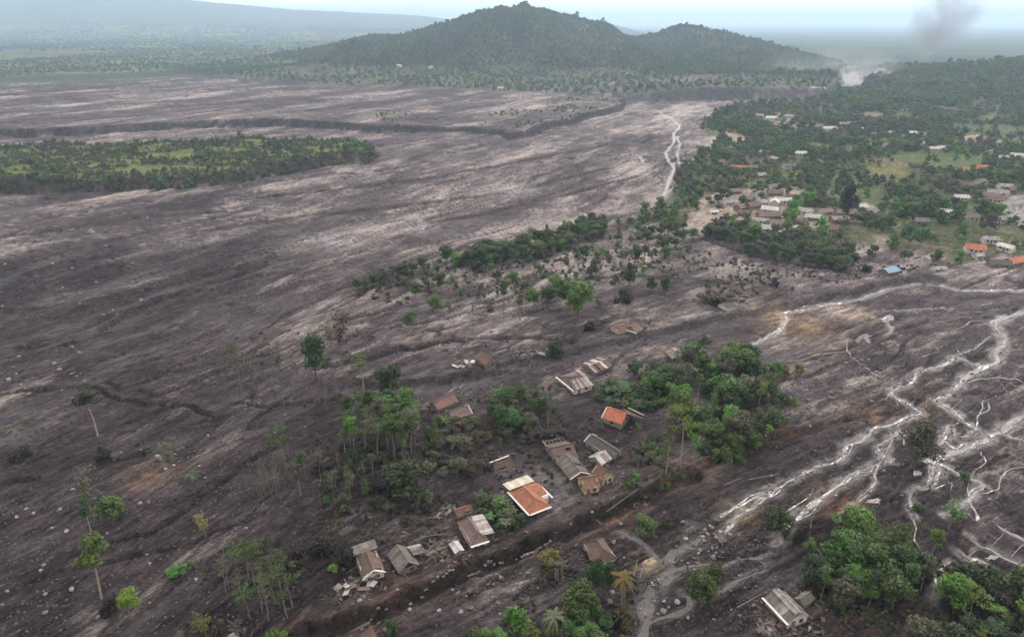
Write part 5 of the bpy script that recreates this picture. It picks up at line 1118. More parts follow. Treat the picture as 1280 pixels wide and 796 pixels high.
t, lx, ly = house('white metal gabled hut tucked in front of the green-walled house', (735,571), (752,580), (765,572), 2.2, 1.3, 'sheet', ['white', 'pale'], 'y', 0, 'grey', .35, seed=21)
t, lx, ly = house('left of two joined red-brown houses with yellow front walls', (720,596), (730,613), (748,602), 2.3, 1.6, 'tile', 'red', 'y', 0, 'yellow', .4, .05, seed=22)
t, lx, ly = house('right and taller of two joined red-brown houses with yellow front walls', (738,588), (753,600), (767,591), 2.7, 2.0, 'tile', 'red', 'x', 0, 'yellow', .4, 0, seed=23)
t, lx, ly = house('bright orange roofed house with white edge beside a dark broken roof', (752,521), (777,531), (796,519), 2.5, 1.9, 'tile', 'bright', 'x', 0, 'grey', .4, 0, ('left',), seed=24, sag=.02)
tile_roof('roof', [[(lx / 2 + 5.5, ly / 2 + .2, 2.0), (-lx / 2 + 3, ly / 2 + 2.6, 2.0), (-lx / 2 + 3, .4, 4.0), (lx / 2 + 2.0, .3, 4.2)]], RM['dark'], t, np.random.default_rng(6), .25)
boxes('fascia', [((lx / 2 + 1, ly / 2 + 2.6, 2.3), (6.5, .5, .12), Matrix.Rotation(R(-14), 3, 'Z'))], RM['pale'], t)
t, lx, ly = house('dark red hip roof patched with pale sheets at the corner of the grey channel', (696,471), (717,489), (739,479), 2.3, 1.7, 'tile', 'brown', 'y', .5, 'white', .45, 0, ('front',), seed=25)
sheet_roof([[(lx / 2 + .5, -ly / 2 - .3, 2.15), (lx / 2 + .5, ly / 2 + .3, 2.15), (lx * .12, ly / 2 - .4, 3.7), (lx * .12, -ly / 2 + .6, 3.7)]], [RM['pale'], RM['white'], RM['mauve']], t, np.random.default_rng(7), lift=.2)
lean_to(t, -lx / 2 - .4, lx / 2 * .2, ly / 2 - .2, ly / 2 + 1.6, 3.0, 2.7, 'back', [RM['pale']], 12)
t, lx, ly = house('low ruin with white sheets beside red rubble, behind the pale-patched roof', (726,455), (744,466), (767,459), 1.4, .9, 'sheet', ['white', 'pale', 'rust', 'rust'], 'y', 0, 'brown', .3, 0, seed=26, miss=.25, tilt=3, wins=False)
t, lx, ly = house('pale striped sheet ruin half hidden behind the hedge trees', (829,437), (841,448), (850,437), 1.6, .8, 'sheet', ['pale', 'rust', 'pale'], 'x', 0, 'brown', .3, 0, seed=27, miss=.3, tilt=4, wins=False)
t, lx, ly = house('brown gabled house standing alone on the ash with shrubs behind', (593,446), (607,463), (621,456), 2.5, 1.9, 'tile', 'red', 'x', 0, 'brown', .4, 0, seed=28)
t, lx, ly = house('red-brown shed roof tilted beside dark wreckage at the slender grove', (535,506), (548,512), (571,499), 2.0, 1.5, 'tile', 'red', 'y', 0, 'brown', .4, .08, seed=29, tilt=-4, wins=False)
t, lx, ly = house('dark mauve roof with one white ridge end above the scorched garden', (556,513), (566,523), (587,513), 1.9, 1.5, 'tile', 'mauve', 'y', 0, 'grey', .4, .1, ('back',), seed=30, wins=False)
t, lx, ly = house('left of two red-brown roofs in the half-buried ruin on pale silt', (762,409), (772,415), (787,409), 1.5, 1.1, 'tile', 'red', 'y', 0, 'white', .35, .2, seed=31, wins=False, tilt=4)
t, lx, ly = house('right of two red-brown roofs in the half-buried ruin, with white sheets', (780,410), (794,417), (817,411), 1.7, 1.5, 'tile', 'red', 'y', .3, 'white', .35, .08, ('front',), seed=32, wins=False)
lean_to(t, -lx / 2, lx / 2, ly / 2 - .4, ly / 2 + 2.0, 2.4, 1.4, 'back', [RM['white'], RM['pale']], 13)
t, lx, ly = house('half-buried dark roof with white broken wall alone in the silt', (896,380), (909,386), (920,380), 1.5, 1.5, 'tile', 'dark', 'y', 0, 'white', .35, .1, seed=33, wins=False, tilt=-4)
t, lx, ly = house('grey sheet-roofed long house with a pale curved ridge at the bottom edge', (955,747), (985,781), (1008,765), 2.3, 1.5, 'sheet', ['grey', 'grey', 'pale'], 'x', 0, 'white', .4, 0, ('front',), seed=34, tilt=-2)
tile_roof('roof', [[(lx / 2, -.1, 3.9), (lx / 2, .9, 3.6), (-lx / 2 - .5, .9, 3.6), (-lx / 2 - .5, -.1, 3.9)], [(lx / 2, -1.0, 3.55), (lx / 2, -.1, 3.9), (-lx / 2 - .5, -.1, 3.9), (-lx / 2 - .5, -1.0, 3.55)]], RM['pale'], t, np.random.default_rng(9), 0, .05)
t, lx, ly = house('small dark sheet-roofed shed against the lower grove beside the grey long house', (994,748), (1003,757), (1018,748), 2.0, .8, 'sheet', ['grey', 'moss'], 'y', 0, 'brown', .3, seed=35, wins=False, cat='shed', name='shed')
t, lx, ly = house('reddish roof cut by the bottom edge below the road gully', (446,794), (458,806), (474,797), 2.0, 1.5, 'tile', 'brown', 'y', 0, 'brown', .35, .05, seed=36)
t, lx, ly = house('pale roof corner at the bottom edge under the feathery trees', (278,800), (288,814), (300,802), 2.0, .6, 'sheet', ['pale'], 'y', 0, 'grey', .3, seed=37)
t, lx, ly = house('collapsed red roof at the tree belt beside a blackened tree', (564,322), (574,328), (590,322), 1.6, 1.5, 'tile', 'red', 'y', 0, 'brown', .4, .15, ('right',), seed=38, wins=False)
t, lx, ly = house('small grey shed among trees right of the brown garden', (753,545), (758,549), (764,545), 1.6, .4, 'sheet', ['pale'], 'y', 0, 'grey', .2, seed=39, wins=False, cat='shed', name='shed') if False else (None, 0, 0)
# ruins that are only heaps of boards and sheets
def ruin(label, px, py, w_m, d_m, rz, mats, seed, n=14, hgt=1.2):
    r = np.random.default_rng(seed); P = at(px, py)[0]; t = thing('collapsed_house', label, 'ruin', P, rz); HOUSE_SPOTS.append((P[0], P[1], w_m * .5))
    for k in range(n):
        rot = Matrix.Rotation(r.uniform(0, 6.28), 3, 'Z') @ Matrix.Rotation(r.normal(0, .32), 3, 'X') @ Matrix.Rotation(r.normal(0, .25), 3, 'Y'); c = (r.uniform(-.5, .5) * w_m, r.uniform(-.5, .5) * d_m, r.uniform(.05, hgt * .6)); q = r.uniform()
        if q < .45: boxes('fallen_sheet', [(c, (r.uniform(1.4, 3.2), r.uniform(.8, 1.5), .05), rot)], RM[mats[int(r.integers(len(mats)))]], t, r)
        elif q < .75: boxes('beam', [(c, (r.uniform(2, 4.5), .14, .14), rot)], PALEWOOD if r.uniform() < .6 else WOOD, t, r)
        else: boxes('wall_fragment', [((c[0], c[1], .3), (r.uniform(1, 2.4), .2, r.uniform(.7, hgt)), Matrix.Rotation(r.choice([0, 1.57]) + r.normal(0, .1), 3, 'Z'))], CONC, t, r)
    return t
ruin('heap of pale boards and sheets beside the lone brown gabled house', 580, 456, 8, 5, .3, ['white', 'cream', 'pale'], 41, 16)
ruin('flattened pale and red wreck near the dark clump on the channel bank', 663, 440, 12, 7, .2, ['pale', 'red', 'mauve'], 42, 22, .9)
ruin('fallen white sheets left of the red-brown broken roof', 552, 642, 6.5, 3.5, .5, ['white', 'pale', 'pale'], 43, 12, .9)
ruin('pinkish pile of broken slabs below the leftmost ruined house', 444, 733, 8.5, 3.5, .4, ['pale', 'mauve', 'white'], 44, 18, 1.0)
ruin('splintered timber heap under the grey long house at the bottom edge', 972, 783, 8, 3, .2, ['rust', 'brown', 'grey'], 45, 20, .9)
ruin('splintered timber and tin between the grey-roofed and mauve-brown houses', 545, 686, 7, 4, .4, ['grey', 'rust', 'moss'], 46, 20, .9)
ruin('low brown and pale debris heap at the head of the channel', 1186, 333, 18, 8, .1, ['brown', 'rust', 'pale', 'white'], 47, 24, 2)
ruin('brown debris bank along the forest edge above the channel head', 1160, 326, 22, 6, -.5, ['brown', 'rust', 'dark'], 48, 20, 2)
ruin('rust-brown wreckage beside the blue roof', 1103, 346, 14, 6, .1, ['rust', 'brown', 'dark'], 49, 18, 1.5)
ruin('grey and red scraps on the ash above the dark channel bank', 690, 437, 5, 3, .2, ['pale', 'red', 'grey'], 50, 8, .8)
ruin('broken pale pots and planks on the slope above the red-brown shed roof', 573, 488, 7, 4, 1.0, ['pale', 'grey'], 51, 12, .7)
ruin('dark wreckage leaning on the red-brown shed roof', 533, 509, 5, 3.5, .2, ['dark', 'brown'], 52, 12, 1.4)
# ---- village and far houses: wall and roof, a few pixels each
def cottage(label, px, py, L_, Wd, rz, mat, wall='white', e=2.6, rise=1.8, seed=0):
    L_ *= .84; Wd *= .84; rz = rz + np.random.default_rng(seed).normal(0, .38)
    P = at(px, py)[0]; r = np.random.default_rng(seed); t = thing('cottage', label, 'house', (P[0], P[1], P[2]), rz); HOUSE_SPOTS.append((P[0], P[1], .5 * max(L_, Wd) + 2))
    boxes('wall', [((0, 0, e / 2 - .5), (L_, Wd, e + 1))], WM[wall], t, r); V, Fc = [], []
    for s in (-1, 1):
        k = len(V); V += [Vector((s * (L_ / 2 - .01), -Wd / 2, e)), Vector((s * (L_ / 2 - .01), Wd / 2, e)), Vector((s * (L_ / 2 - .01), 0, e + rise))]; Fc.append((k, k + 1, k + 2))
    mesh_obj('gable', V, Fc, WM[wall], t); tile_roof('roof', slopes(L_, Wd, e, rise, 'x', 0, .6), RM[mat], t, r, 0, .05, .9, 1.6)
    window(t, (-L_ * .25, -Wd / 2 - .03, e * .55), (0, -1, 0), 1.2, 1.1, r); window(t, (L_ * .25, -Wd / 2 - .03, e * .55), (0, -1, 0), 1.2, 1.1, r); V, Fc = [], []; box_vf(V, Fc, (0, -Wd / 2 - .03, 1.0), (1, .1, 2.1)); mesh_obj('door', V, Fc, WOOD, t)
for i, a in enumerate([
 ('larger long white metal roof in the buried village', 1002, 267, 17, 10, -.35, 'pale', 'white', 3, 1.4), ('white metal roof between brown roofs in the village', 962, 266, 12, 8, -.2, 'white', 'white', 3, 1.6),
 ('cream gable behind the white village roofs', 968, 256, 9, 7, .9, 'cream', 'white', 2.6, 1.8), ('narrow white roof above the long white village roof', 978, 254, 14, 6, -.25, 'white', 'white', 2.6, 1.2),
 ('long mauve-brown roof in front of the white village roofs', 960, 273, 17, 8, -.1, 'mauve', 'brown', 2.6, 2), ('pale sheet roof below the long mauve-brown roof', 950, 279, 12, 7, -.25, 'pale', 'white', 2.4, 1.2),
 ('red-brown roof at the left of the village', 940, 260, 12, 8, .2, 'brown', 'brown', 2.6, 2), ('dark maroon roof among silt left of the village', 926, 262, 11, 7, .5, 'mauve', 'brown', 2.4, 1.8),
 ('maroon roof beyond the village clearing', 946, 246, 11, 7, -.3, 'mauve', 'white', 2.4, 1.8), ('brown roof at the far edge of the village clearing', 968, 244, 12, 8, -.4, 'brown', 'brown', 2.4, 1.8), ('grey-brown roof left of the clearing path', 918, 242, 10, 7, .1, 'mauve', 'brown', 2.4, 1.6),
 ('small orange roof in the trees below the village', 947, 289, 6.5, 5, .2, 'bright', 'white', 2.6, 1.8), ('white gabled house beside the small orange village roof', 958, 290, 8, 6, .2, 'white', 'white', 2.8, 1.8), ('pale ruined house right of the white gable below the village', 990, 288, 12, 7, -.4, 'pale', 'grey', 2.2, 1.0), ('pale rubble roof at the near end of the village', 976, 292, 9, 6, .3, 'pale', 'white', 2, .8), ('long grey-pink roof right of the green village field', 1048, 277, 13, 7, -.2, 'pale', 'brown', 2.4, 1.4), ('red-brown roof beside the dark village tree', 1056, 270, 14, 8, .1, 'mauve', 'brown', 2.6, 1.8), ('tiny white roof at the left edge of the village trees', 892, 268, 6, 4, .1, 'white', 'white', 2.2, .8),
 ('single bright red-orange roof in the trees by the river', 921, 214, 14, 9, .0, 'bright', 'white', 3, 2.2), ('red and grey roofs ruined beside the single river orange roof', 938, 212, 14, 8, .4, 'red', 'grey', 2.4, 1.4), ('small white house in the forest above the village', 1000, 195, 12, 8, .0, 'white', 'white', 3, 1.8), ('pale roof along the forest path', 955, 193, 10, 7, -.5, 'pale', 'white', 2.4, 1.4), ('second pale roof lower on the forest path', 969, 201, 10, 7, -.5, 'pale', 'brown', 2.4, 1.4),
 ('left one of the far pale hamlet roofs by the river bend', 948, 147, 14, 9, 0, 'pale', 'white', 3, 2), ('white-roofed house in the middle of the far hamlet', 963, 150, 16, 9, .1, 'white', 'white', 3, 2), ('long pale roof at the near side of the far hamlet', 977, 157, 15, 8, -.2, 'pale', 'white', 3, 2), ('brownish roof in the far hamlet', 960, 155, 14, 9, .3, 'mauve', 'brown', 3, 2), ('grey roof right of the far hamlet', 988, 148, 16, 9, 0, 'pale', 'white', 3, 2), ('lowest pale roof of the far hamlet', 991, 163, 14, 9, -.3, 'pale', 'white', 3, 2),
 ('long white building deep in the forest', 1036, 164, 18, 8, .0, 'white', 'white', 3.6, 2), ('brown-roofed building left of the long white forest building', 1020, 161, 16, 9, .2, 'mauve', 'brown', 3, 2), ('pale roof right of the long white forest building', 1054, 158, 13, 8, 0, 'pale', 'brown', 3, 2), ('pale roof farthest right of the forest clearing', 1064, 157, 14, 9, .1, 'pale', 'white', 3, 2),
 ('white house beyond the olive fields', 1145, 170, 16, 10, 0, 'white', 'white', 3.2, 2), ('grey-white house right of the one beyond the olive fields', 1156, 171, 12, 8, .3, 'pale', 'white', 3, 2), ('narrow white house above the green field hedge', 1151, 183, 8, 6, .8, 'white', 'white', 4, 2), ('left white house on the green field hedge', 1166, 189, 11, 7, 0, 'white', 'white', 3, 1.8), ('right white house on the green field hedge', 1177, 188, 10, 7, .1, 'white', 'white', 3, 1.8),
 ('left one of two orange-red roofs near the green field', 1205, 217, 15, 10, .1, 'bright', 'white', 3, 2.4), ('right one of two orange-red roofs near the green field', 1223, 214, 15, 10, .1, 'bright', 'white', 3, 2.4), ('small white house in the woods at the right edge', 1270, 198, 12, 8, 0, 'white', 'white', 3, 2), ('bright white hut in the middle of the right woods', 1182, 269, 8, 6, -.1, 'white', 'white', 2.8, 1.4), ('tiny pale shed left of the bright white hut', 1171, 268, 6, 4, -.1, 'pale', 'white', 2.2, 1), ('long pinkish roof beside the bare lilac patch', 1236, 248, 14, 7, -.3, 'mauve', 'white', 2.6, 1.8), ('whitish roof behind the long pinkish roof', 1246, 244, 16, 7, -.2, 'pale', 'white', 2.6, 1.8), ('dull red roof in front of the bare lilac patch', 1244, 253, 12, 7, -.2, 'red', 'white', 2.6, 1.8), ('pale house beside the hedge below the lilac patch', 1245, 278, 10, 6, .3, 'pale', 'white', 2.6, 1.6),
 ('red-orange roof at the forest edge above the channel head', 1217, 315, 11, 8, .3, 'bright', 'white', 2.8, 2.0), ('pale shed in front of the red-orange forest edge roof', 1221, 323, 6, 5, .3, 'pale', 'white', 2.2, 1), ('broad orange roof at the right edge beside the channel head', 1266, 331, 12, 7, -.25, 'bright', 'brown', 2.6, 1.6), ('dark brown roof attached left of the broad orange roof', 1248, 333, 12, 7, -.2, 'dark', 'brown', 2.2, 1.6), ('white roof among trees above the broad orange roof', 1257, 313, 9, 6, -.3, 'white', 'white', 2.6, 1.2), ('pale roof in trees above the red-orange forest edge roof', 1236, 303, 9, 6, .2, 'pale', 'white', 2.6, 1.4), ('light blue metal roof on the pale silt at the channel head', 1111, 342, 10, 6.5, -.1, 'blue', 'brown', 2.2, 1.2), ('pale half-buried roof right of the blue roof', 1172, 338, 8, 5, -.3, 'pale', 'white', 1.5, .8),
 ('pale pink house on the far terrace bank', 760, 121, 14, 8, 0, 'pale', 'white', 3, 2), ('white hut at the foot of the hill on the terrace', 626, 112, 12, 8, 0, 'white', 'white', 3, 2), ('grey house among bushes on the hill terrace', 765, 107, 14, 8, .2, 'pale', 'white', 3, 2), ('white shed left on the green below the hill', 538, 86, 14, 10, 0, 'white', 'white', 4, 2), ('second white shed on the green below the hill', 499, 84, 14, 10, 0, 'white', 'white', 4, 2)]): cottage(*a, seed=100 + i)

_vw = ['river bend', 'forest path', 'bare lilac patch', 'olive fields', 'long white forest building', 'far hamlet', 'village clearing', 'orange-red roof pair']; _vp = PX([(905, 172), (962, 198), (1258, 262), (1150, 205), (1036, 164), (965, 152), (955, 262), (1214, 216)]); _vc = {}
for k, (px, py) in enumerate([(935,252),(952,256),(985,262),(930,270),(972,282),(1000,280),(1015,275),(1030,268),(910,256),(992,250),(1040,290),(968,236),(1090,268),(1075,262),(1110,256),(952,160),(970,144),(1000,152),(1010,160),(985,168),(1075,164),(1090,170),(1110,168),(1130,172),(1190,180),(1215,190),(1240,192),(1255,200),(1225,230),(1255,236),(1262,240),(1228,262),(1218,275),(1150,280),(1200,250),(900,205),(950,222),(985,210),(1020,205),(1050,212)]):
    P = PX([(px, py)])[0]; j = int(np.argmin(((_vp - P) ** 2).sum(1))); m_ = ['mauve', 'pale', 'brown', 'red', 'mauve', 'grey', 'white'][k % 7]; w_ = dict(mauve='mauve-brown', pale='pale', brown='dark brown', red='dull red', grey='grey', white='whitish')[m_]; _vc[(j, w_)] = n_ = _vc.get((j, w_), 0) + 1
    cottage(f"{['', 'second ', 'third ', 'fourth '][n_ - 1]}small {w_} village roof among trees near the {_vw[j]}", px, py, 8 + (k * 37 % 5), 6 + (k * 17 % 3), (k * 1.7) % 1.2 - .6, m_, 'white' if k % 3 else 'brown', 2.5, 1.6, 300 + k)
# ================================================================== STONES, LOGS, ROAD WALL
MARKS = [(640,615,'white-edged orange house'),(500,690,'grey-roofed house with the arched gable'),(590,655,'mauve-brown house'),(455,700,'leftmost ruined house'),(745,683,'brown house below the road'),(975,760,'grey long house'),(805,660,'ball-shaped green tree'),(880,735,'two joined trees by the track'),(820,735,'fork of the tracks'),(1140,570,'lone dense olive tree'),(1080,690,'lower grove'),(127,740,'tallest pale-stemmed tree'),(161,752,'lime ball-shaped tree'),(120,640,'pair of dark trees'),(243,605,'young palm'),(219,590,'thin yellow-green tree'),(122,520,'two-stemmed dark-topped tree'),(24,550,'yellowish palm'),(396,450,'round dark tree'),(330,600,'cluster of dead pale stems'),(606,450,'lone brown gabled house'),(715,475,'pale-patched roof'),(793,408,'red-roofed ruin'),(908,382,'half-buried dark roof'),(880,500,'dense grove'),(60,470,'upper wavy gully'),(60,360,'dark ash bands'),(330,745,'feathery stand'),(640,745,'bright green bush below the road'),(1240,680,'flooded terraces'),(1200,470,'twin white streams'),(1010,620,'middle stream'),(720,370,'large bright green tree'),(1180,590,'straight stream'),(1085,415,'small looping stream'),(200,660,'diagonal gully'),(560,480,'grey channel'),(930,560,'long bank above the stream'),(690,690,'orange shrub'),(230,300,'far ash bands'),(1100,500,'ochre bank')]
_mp = PX([m[:2] for m in MARKS])
def rock_mesh(name, r, rough=.25):
    bm = bmesh.new(); bmesh.ops.create_icosphere(bm, subdivisions=2, radius=.5); k = r.uniform(0, 50, 3)
    for v in bm.verts:
        q = v.co * 2.4; n = float(fbm(np.array([q.x + k[0] + q.z * .7]), np.array([q.y + k[1] - q.z * .6]), 2, 7)[0]); v.co *= 1 + rough * 1.6 * n
        for a in range(3): v.co[a] = max(-.4, min(.4, v.co[a])) if a < 2 else max(-.3, min(.33, v.co[a]))
    me = bpy.data.meshes.new(name); bm.to_mesh(me); bm.free(); return me
def rock_mat(name, c0, c1):
    M = NT(name); g = M.n('ShaderNodeTexCoord').outputs['Object']; oi = M.n('ShaderNodeObjectInfo'); c = M.mix(M.ramp(M.noise(g, 2.2, 5, .65), .35, .65, 0, 1), c0, c1); M.base(M.scale(c, M.ramp(oi.outputs['Random'], 0, 1, .6, 1.2))); M.b.inputs['Roughness'].default_value = .9; M.bump(M.noise(g, 5, 4), .5, .1); return M.m
ROCKM = [rock_mat('pale_stone', (.14, .122, .12), (.30, .275, .265)), rock_mat('grey_stone', (.09, .08, .082), (.19, .172, .17)), rock_mat('dark_stone', (.035, .031, .032), (.08, .072, .072))]
ROCKS = [rock_mesh('boulder', np.random.default_rng(60 + i)) for i in range(6)]
for me_ in ROCKS: me_.materials.append(ROCKM[0])
STONES = []
def boulder(x, y, s, m):
    o = bpy.data.objects.new('boulder', ROCKS[int(rng.integers(6))]); COL.objects.link(o); z = float(ground(x, y)); o.location = (x, y, z + .12 * s); o.rotation_euler = (rng.normal(0, .25), rng.normal(0, .25), rng.uniform(0, 6.28)); o.scale = (s * rng.uniform(.85, 1.3), s * rng.uniform(.8, 1.1), s * rng.uniform(.7, 1.05)); o.material_slots[0].link = 'OBJECT'; o.material_slots[0].material = ROCKM[m]
    o['category'] = 'boulder'; STONES.append((o, m, s))
for px, py, wp in [(765,741,10),(762,752,12),(547,721,5),(620,718,7),(626,722,7),(583,745,5),(587,740,6),(549,763,8),(576,765,8),(512,762,7),(450,751,9),(497,737,6),(492,714,4),(461,719,5),(846,683,5),(803,747,6),(818,752,7),(830,752,8),(848,753,9),(836,759,6),(812,766,4),(779,673,5),(768,676,5),(776,655,7),(740,640,6),(860,704,5),(852,701,5),(842,703,5),(868,712,4),(875,688,8),(880,676,7),(884,668,9),(890,660,8),(878,672,9),(895,672,8),(870,682,7),(858,655,8),(865,660,6),(900,665,7),(873,692,6),(890,686,6),(904,720,4),(946,712,4),(914,762,4),(860,772,6),(1001,740,4),(730,470,8),(612,426,4),(629,431,4),(505,408,6),(558,436,4),(680,463,6),(672,735,5),(650,735,5),(660,748,4),(713,655,6),(780,697,4),(830,640,4),(945,560,8),(957,545,6),(1060,540,4),(1010,500,5),(1015,508,6),(1050,490,6),(1030,520,5),(1003,478,4)]:
    P = at(px, py)[0]; boulder(P[0], P[1], wp * depth_m(P) * .74, 0 if rng.uniform() < .75 else 1)
for poly, n, s0, s1, wts in [([(0,640),(90,600),(250,560),(330,640),(300,760),(0,790)],46,.5,1.25,(.8,.2,0)),([(0,450),(110,430),(110,500),(0,505)],34,.7,1.8,(.7,.3,0)),([(0,330),(220,300),(230,400),(0,430)],34,.8,2.0,(.75,.25,0)),([(120,560),(330,480),(420,520),(300,610)],20,.6,1.2,(.7,.3,0)),([(190,568),(220,565),(225,582),(192,585)],14,.6,1.2,(.7,.3,0)),([(850,650),(920,655),(900,700),(855,705)],20,.6,1.6,(.6,.4,0)),([(790,742),(855,742),(850,770),(800,780)],14,.5,1.2,(.8,.2,0)),
    ([(970,470),(1080,420),(1180,440),(1100,500),(1000,540)],40,.7,1.9,(.25,.5,.25)),([(540,740),(680,690),(700,740),(600,790)],12,.4,1.0,(.6,.3,.1)),([(1080,520),(1280,440),(1280,640),(1100,640)],34,.6,1.5,(.2,.4,.4)),([(940,590),(1060,540),(1060,640),(960,660)],18,.5,1.2,(.4,.4,.2)),([(860,740),(960,700),(960,790),(860,800)],16,.4,.9,(.5,.4,.1)),([(100,265),(330,275),(300,330),(100,320)],16,.9,2.0,(.8,.2,0))]:
    for x, y in poly_pts(poly, int(n * .62), 1.2): boulder(x, y, rng.uniform(s0, s1) * (1.5 if rng.uniform() < .08 else 1), int(rng.choice(3, p=wts)))
_by = {}
for o, m, s in STONES:
    k = int(np.argmin((_mp[:, 0] - o.location.x) ** 2 + (_mp[:, 1] - o.location.y) ** 2)); d = math.hypot(_mp[k, 0] - o.location.x, _mp[k, 1] - o.location.y); _by.setdefault((k, m), []).append((d, o))
_ord = ['largest', 'second largest', 'third largest', 'fourth largest', 'fifth largest', 'sixth largest', 'seventh largest', 'eighth largest', 'ninth largest', 'tenth largest']
for (k, m), l in _by.items():
    l.sort(key=lambda q: -(q[1].scale.x * q[1].scale.y * q[1].scale.z)); cw = ['pale', 'grey', 'dark'][m]
    for i, (d, o) in enumerate(l):
        if len(l) == 1: o['label'] = f'only {cw} boulder on the ash around the {MARKS[k][2]}'
        elif i < 10: o['label'] = f'{_ord[i]} {cw} boulder on the ash around the {MARKS[k][2]}'
        else: o['label'] = f'one of the smaller {cw} boulders around the {MARKS[k][2]}'
        o['group'] = f'{cw} boulders around the {MARKS[k][2]}'
# loose stones past counting: one object
SV, SF = [], []
_bx = [Vector((-.5, -.4, -.3)), Vector((.45, -.5, -.3)), Vector((.5, .4, -.3)), Vector((-.4, .5, -.3)), Vector((-.3, -.25, .35)), Vector((.3, -.3, .3)), Vector((.25, .3, .38)), Vector((-.28, .27, .3))]
def pebbles(poly, n, s0, s1):
    p = PX(poly); lo, hi = p.min(0), p.max(0); q = rng.uniform(lo, hi, (n * 4, 2)); q = q[inside(q[:, 0], q[:, 1], p)][:n]; zz = ground(q[:, 0], q[:, 1])
    for (x, y), z in zip(q, zz):
        s = s0 + (s1 - s0) * rng.uniform() ** 3; rot = Matrix.Rotation(rng.uniform(0, 6.28), 3, 'Z') @ Matrix.Rotation(rng.normal(0, .4), 3, 'X'); k = len(SV); SV.extend((rot @ v) * s + Vector((x, y, z + .1 * s)) for v in _bx); SF.extend([(k + 3, k + 2, k + 1, k), (k + 4, k + 5, k + 6, k + 7), (k, k + 1, k + 5, k + 4), (k + 1, k + 2, k + 6, k + 5), (k + 2, k + 3, k + 7, k + 6), (k + 3, k, k + 4, k + 7)])
for a in [([(0,620),(330,520),(420,640),(360,790),(0,796)],2300,.16,.8),([(0,300),(330,270),(330,420),(0,500)],1500,.25,1.2),([(960,470),(1180,400),(1280,450),(1280,640),(1080,640),(960,560)],1900,.2,.9),([(840,640),(960,600),(1060,560),(1010,660),(900,720)],900,.18,.7),([(520,760),(700,680),(790,720),(700,790)],900,.15,.6),([(780,735),(960,690),(980,796),(790,796)],800,.15,.55),([(430,560),(760,520),(760,620),(480,700)],700,.15,.5),([(330,440),(640,400),(700,440),(450,500)],300,.2,.6)]: pebbles(*a)
o = mesh_obj('rubble', SV, SF, rock_mat('loose_stone', (.05, .043, .043), (.19, .17, .165))); o['kind'] = 'stuff'; o['label'] = 'small stones and clods strewn over the ash'
WV, WF = [], []
def sticks(cx_, cy_, rad, n):
    for _ in range(n):
        a = rng.uniform(0, 6.28); d = rad * rng.uniform(.3, 1) ; x, y = cx_ + d * math.cos(a), cy_ + d * math.sin(a); q = rng.uniform(); rot = Matrix.Rotation(rng.uniform(0, 6.28), 3, 'Z') @ Matrix.Rotation(rng.normal(0, .25), 3, 'Y'); z = float(ground(x, y)) + rng.uniform(.02, .35)
        box_vf(WV, WF, (x, y, z), (rng.uniform(.8, 3.2), rng.uniform(.06, .16), rng.uniform(.05, .12)) if q < .72 else (rng.uniform(.5, 1.4), rng.uniform(.4, .9), .04), rot)
for a_, b_, rr in HOUSE_SPOTS:
    if math.hypot(a_, b_) < 330: sticks(a_, b_, rr + 3.5, 26)
for px, py, rad, n in [(545,688,6,70),(600,650,8,40),(735,612,8,50),(630,580,8,40),(965,785,7,80),(990,790,7,60),(880,690,9,60),(930,700,9,40),(780,610,10,50),(660,690,10,30),(640,735,14,40),(500,640,14,40),(1090,765,10,60),(600,480,10,40),(760,460,10,40),(450,735,6,50)]:
    P = at(px, py)[0]; sticks(P[0], P[1], rad, n)
o = mesh_obj('wreckage_debris', WV, WF, plain('muddy_boards', (.035, .026, .022), (.13, .105, .088), 1.1)); set_tone(o.data, rng); o['kind'] = 'stuff'; o['label'] = 'splintered boards and scraps scattered round the ruined houses'
# broken concrete wall along the road gully: separate slabs
wl = smooth_line(PX([(436,779),(470,760),(510,744),(548,724),(580,711),(612,699),(640,690),(668,680),(692,666)]), 8)
for s_, (i0, i1, h) in enumerate([(0, 12, .35), (15, 30, .45), (33, 47, .6), (48, 64, .7)]):
    seg = wl[i0:i1]; c = seg.mean(0); lab = ['lowest stretch of broken concrete road wall below the leftmost ruined house', 'second stretch of broken road wall under the grey-roofed house', 'stretch of pale broken road wall below the mauve-brown house', 'longest pale stretch of road wall below the white-edged orange house'][s_]
    t = thing('road_wall', lab, 'wall', (c[0], c[1], float(ground(*c))))
    for k in range(0, len(seg) - 1, 1):
        a, b = Vector(seg[k]), Vector(seg[min(k + 1, len(seg) - 1)]); 
        if rng.uniform() < .28: continue
        m = (a + b) / 2; rot = Matrix.Rotation(math.atan2((b - a).y, (b - a).x) + rng.normal(0, .05), 3, 'Z') @ Matrix.Rotation(rng.normal(0, .25), 3, 'X'); z = float(ground(m.x, m.y)); boxes('slab', [(Vector((m.x - c[0], m.y - c[1], z - float(ground(*c)) + h * .3)), ((b - a).length * rng.uniform(.7, .96), rng.uniform(.3, .7), h * rng.uniform(.6, 1.2)), rot)], CONC, t)
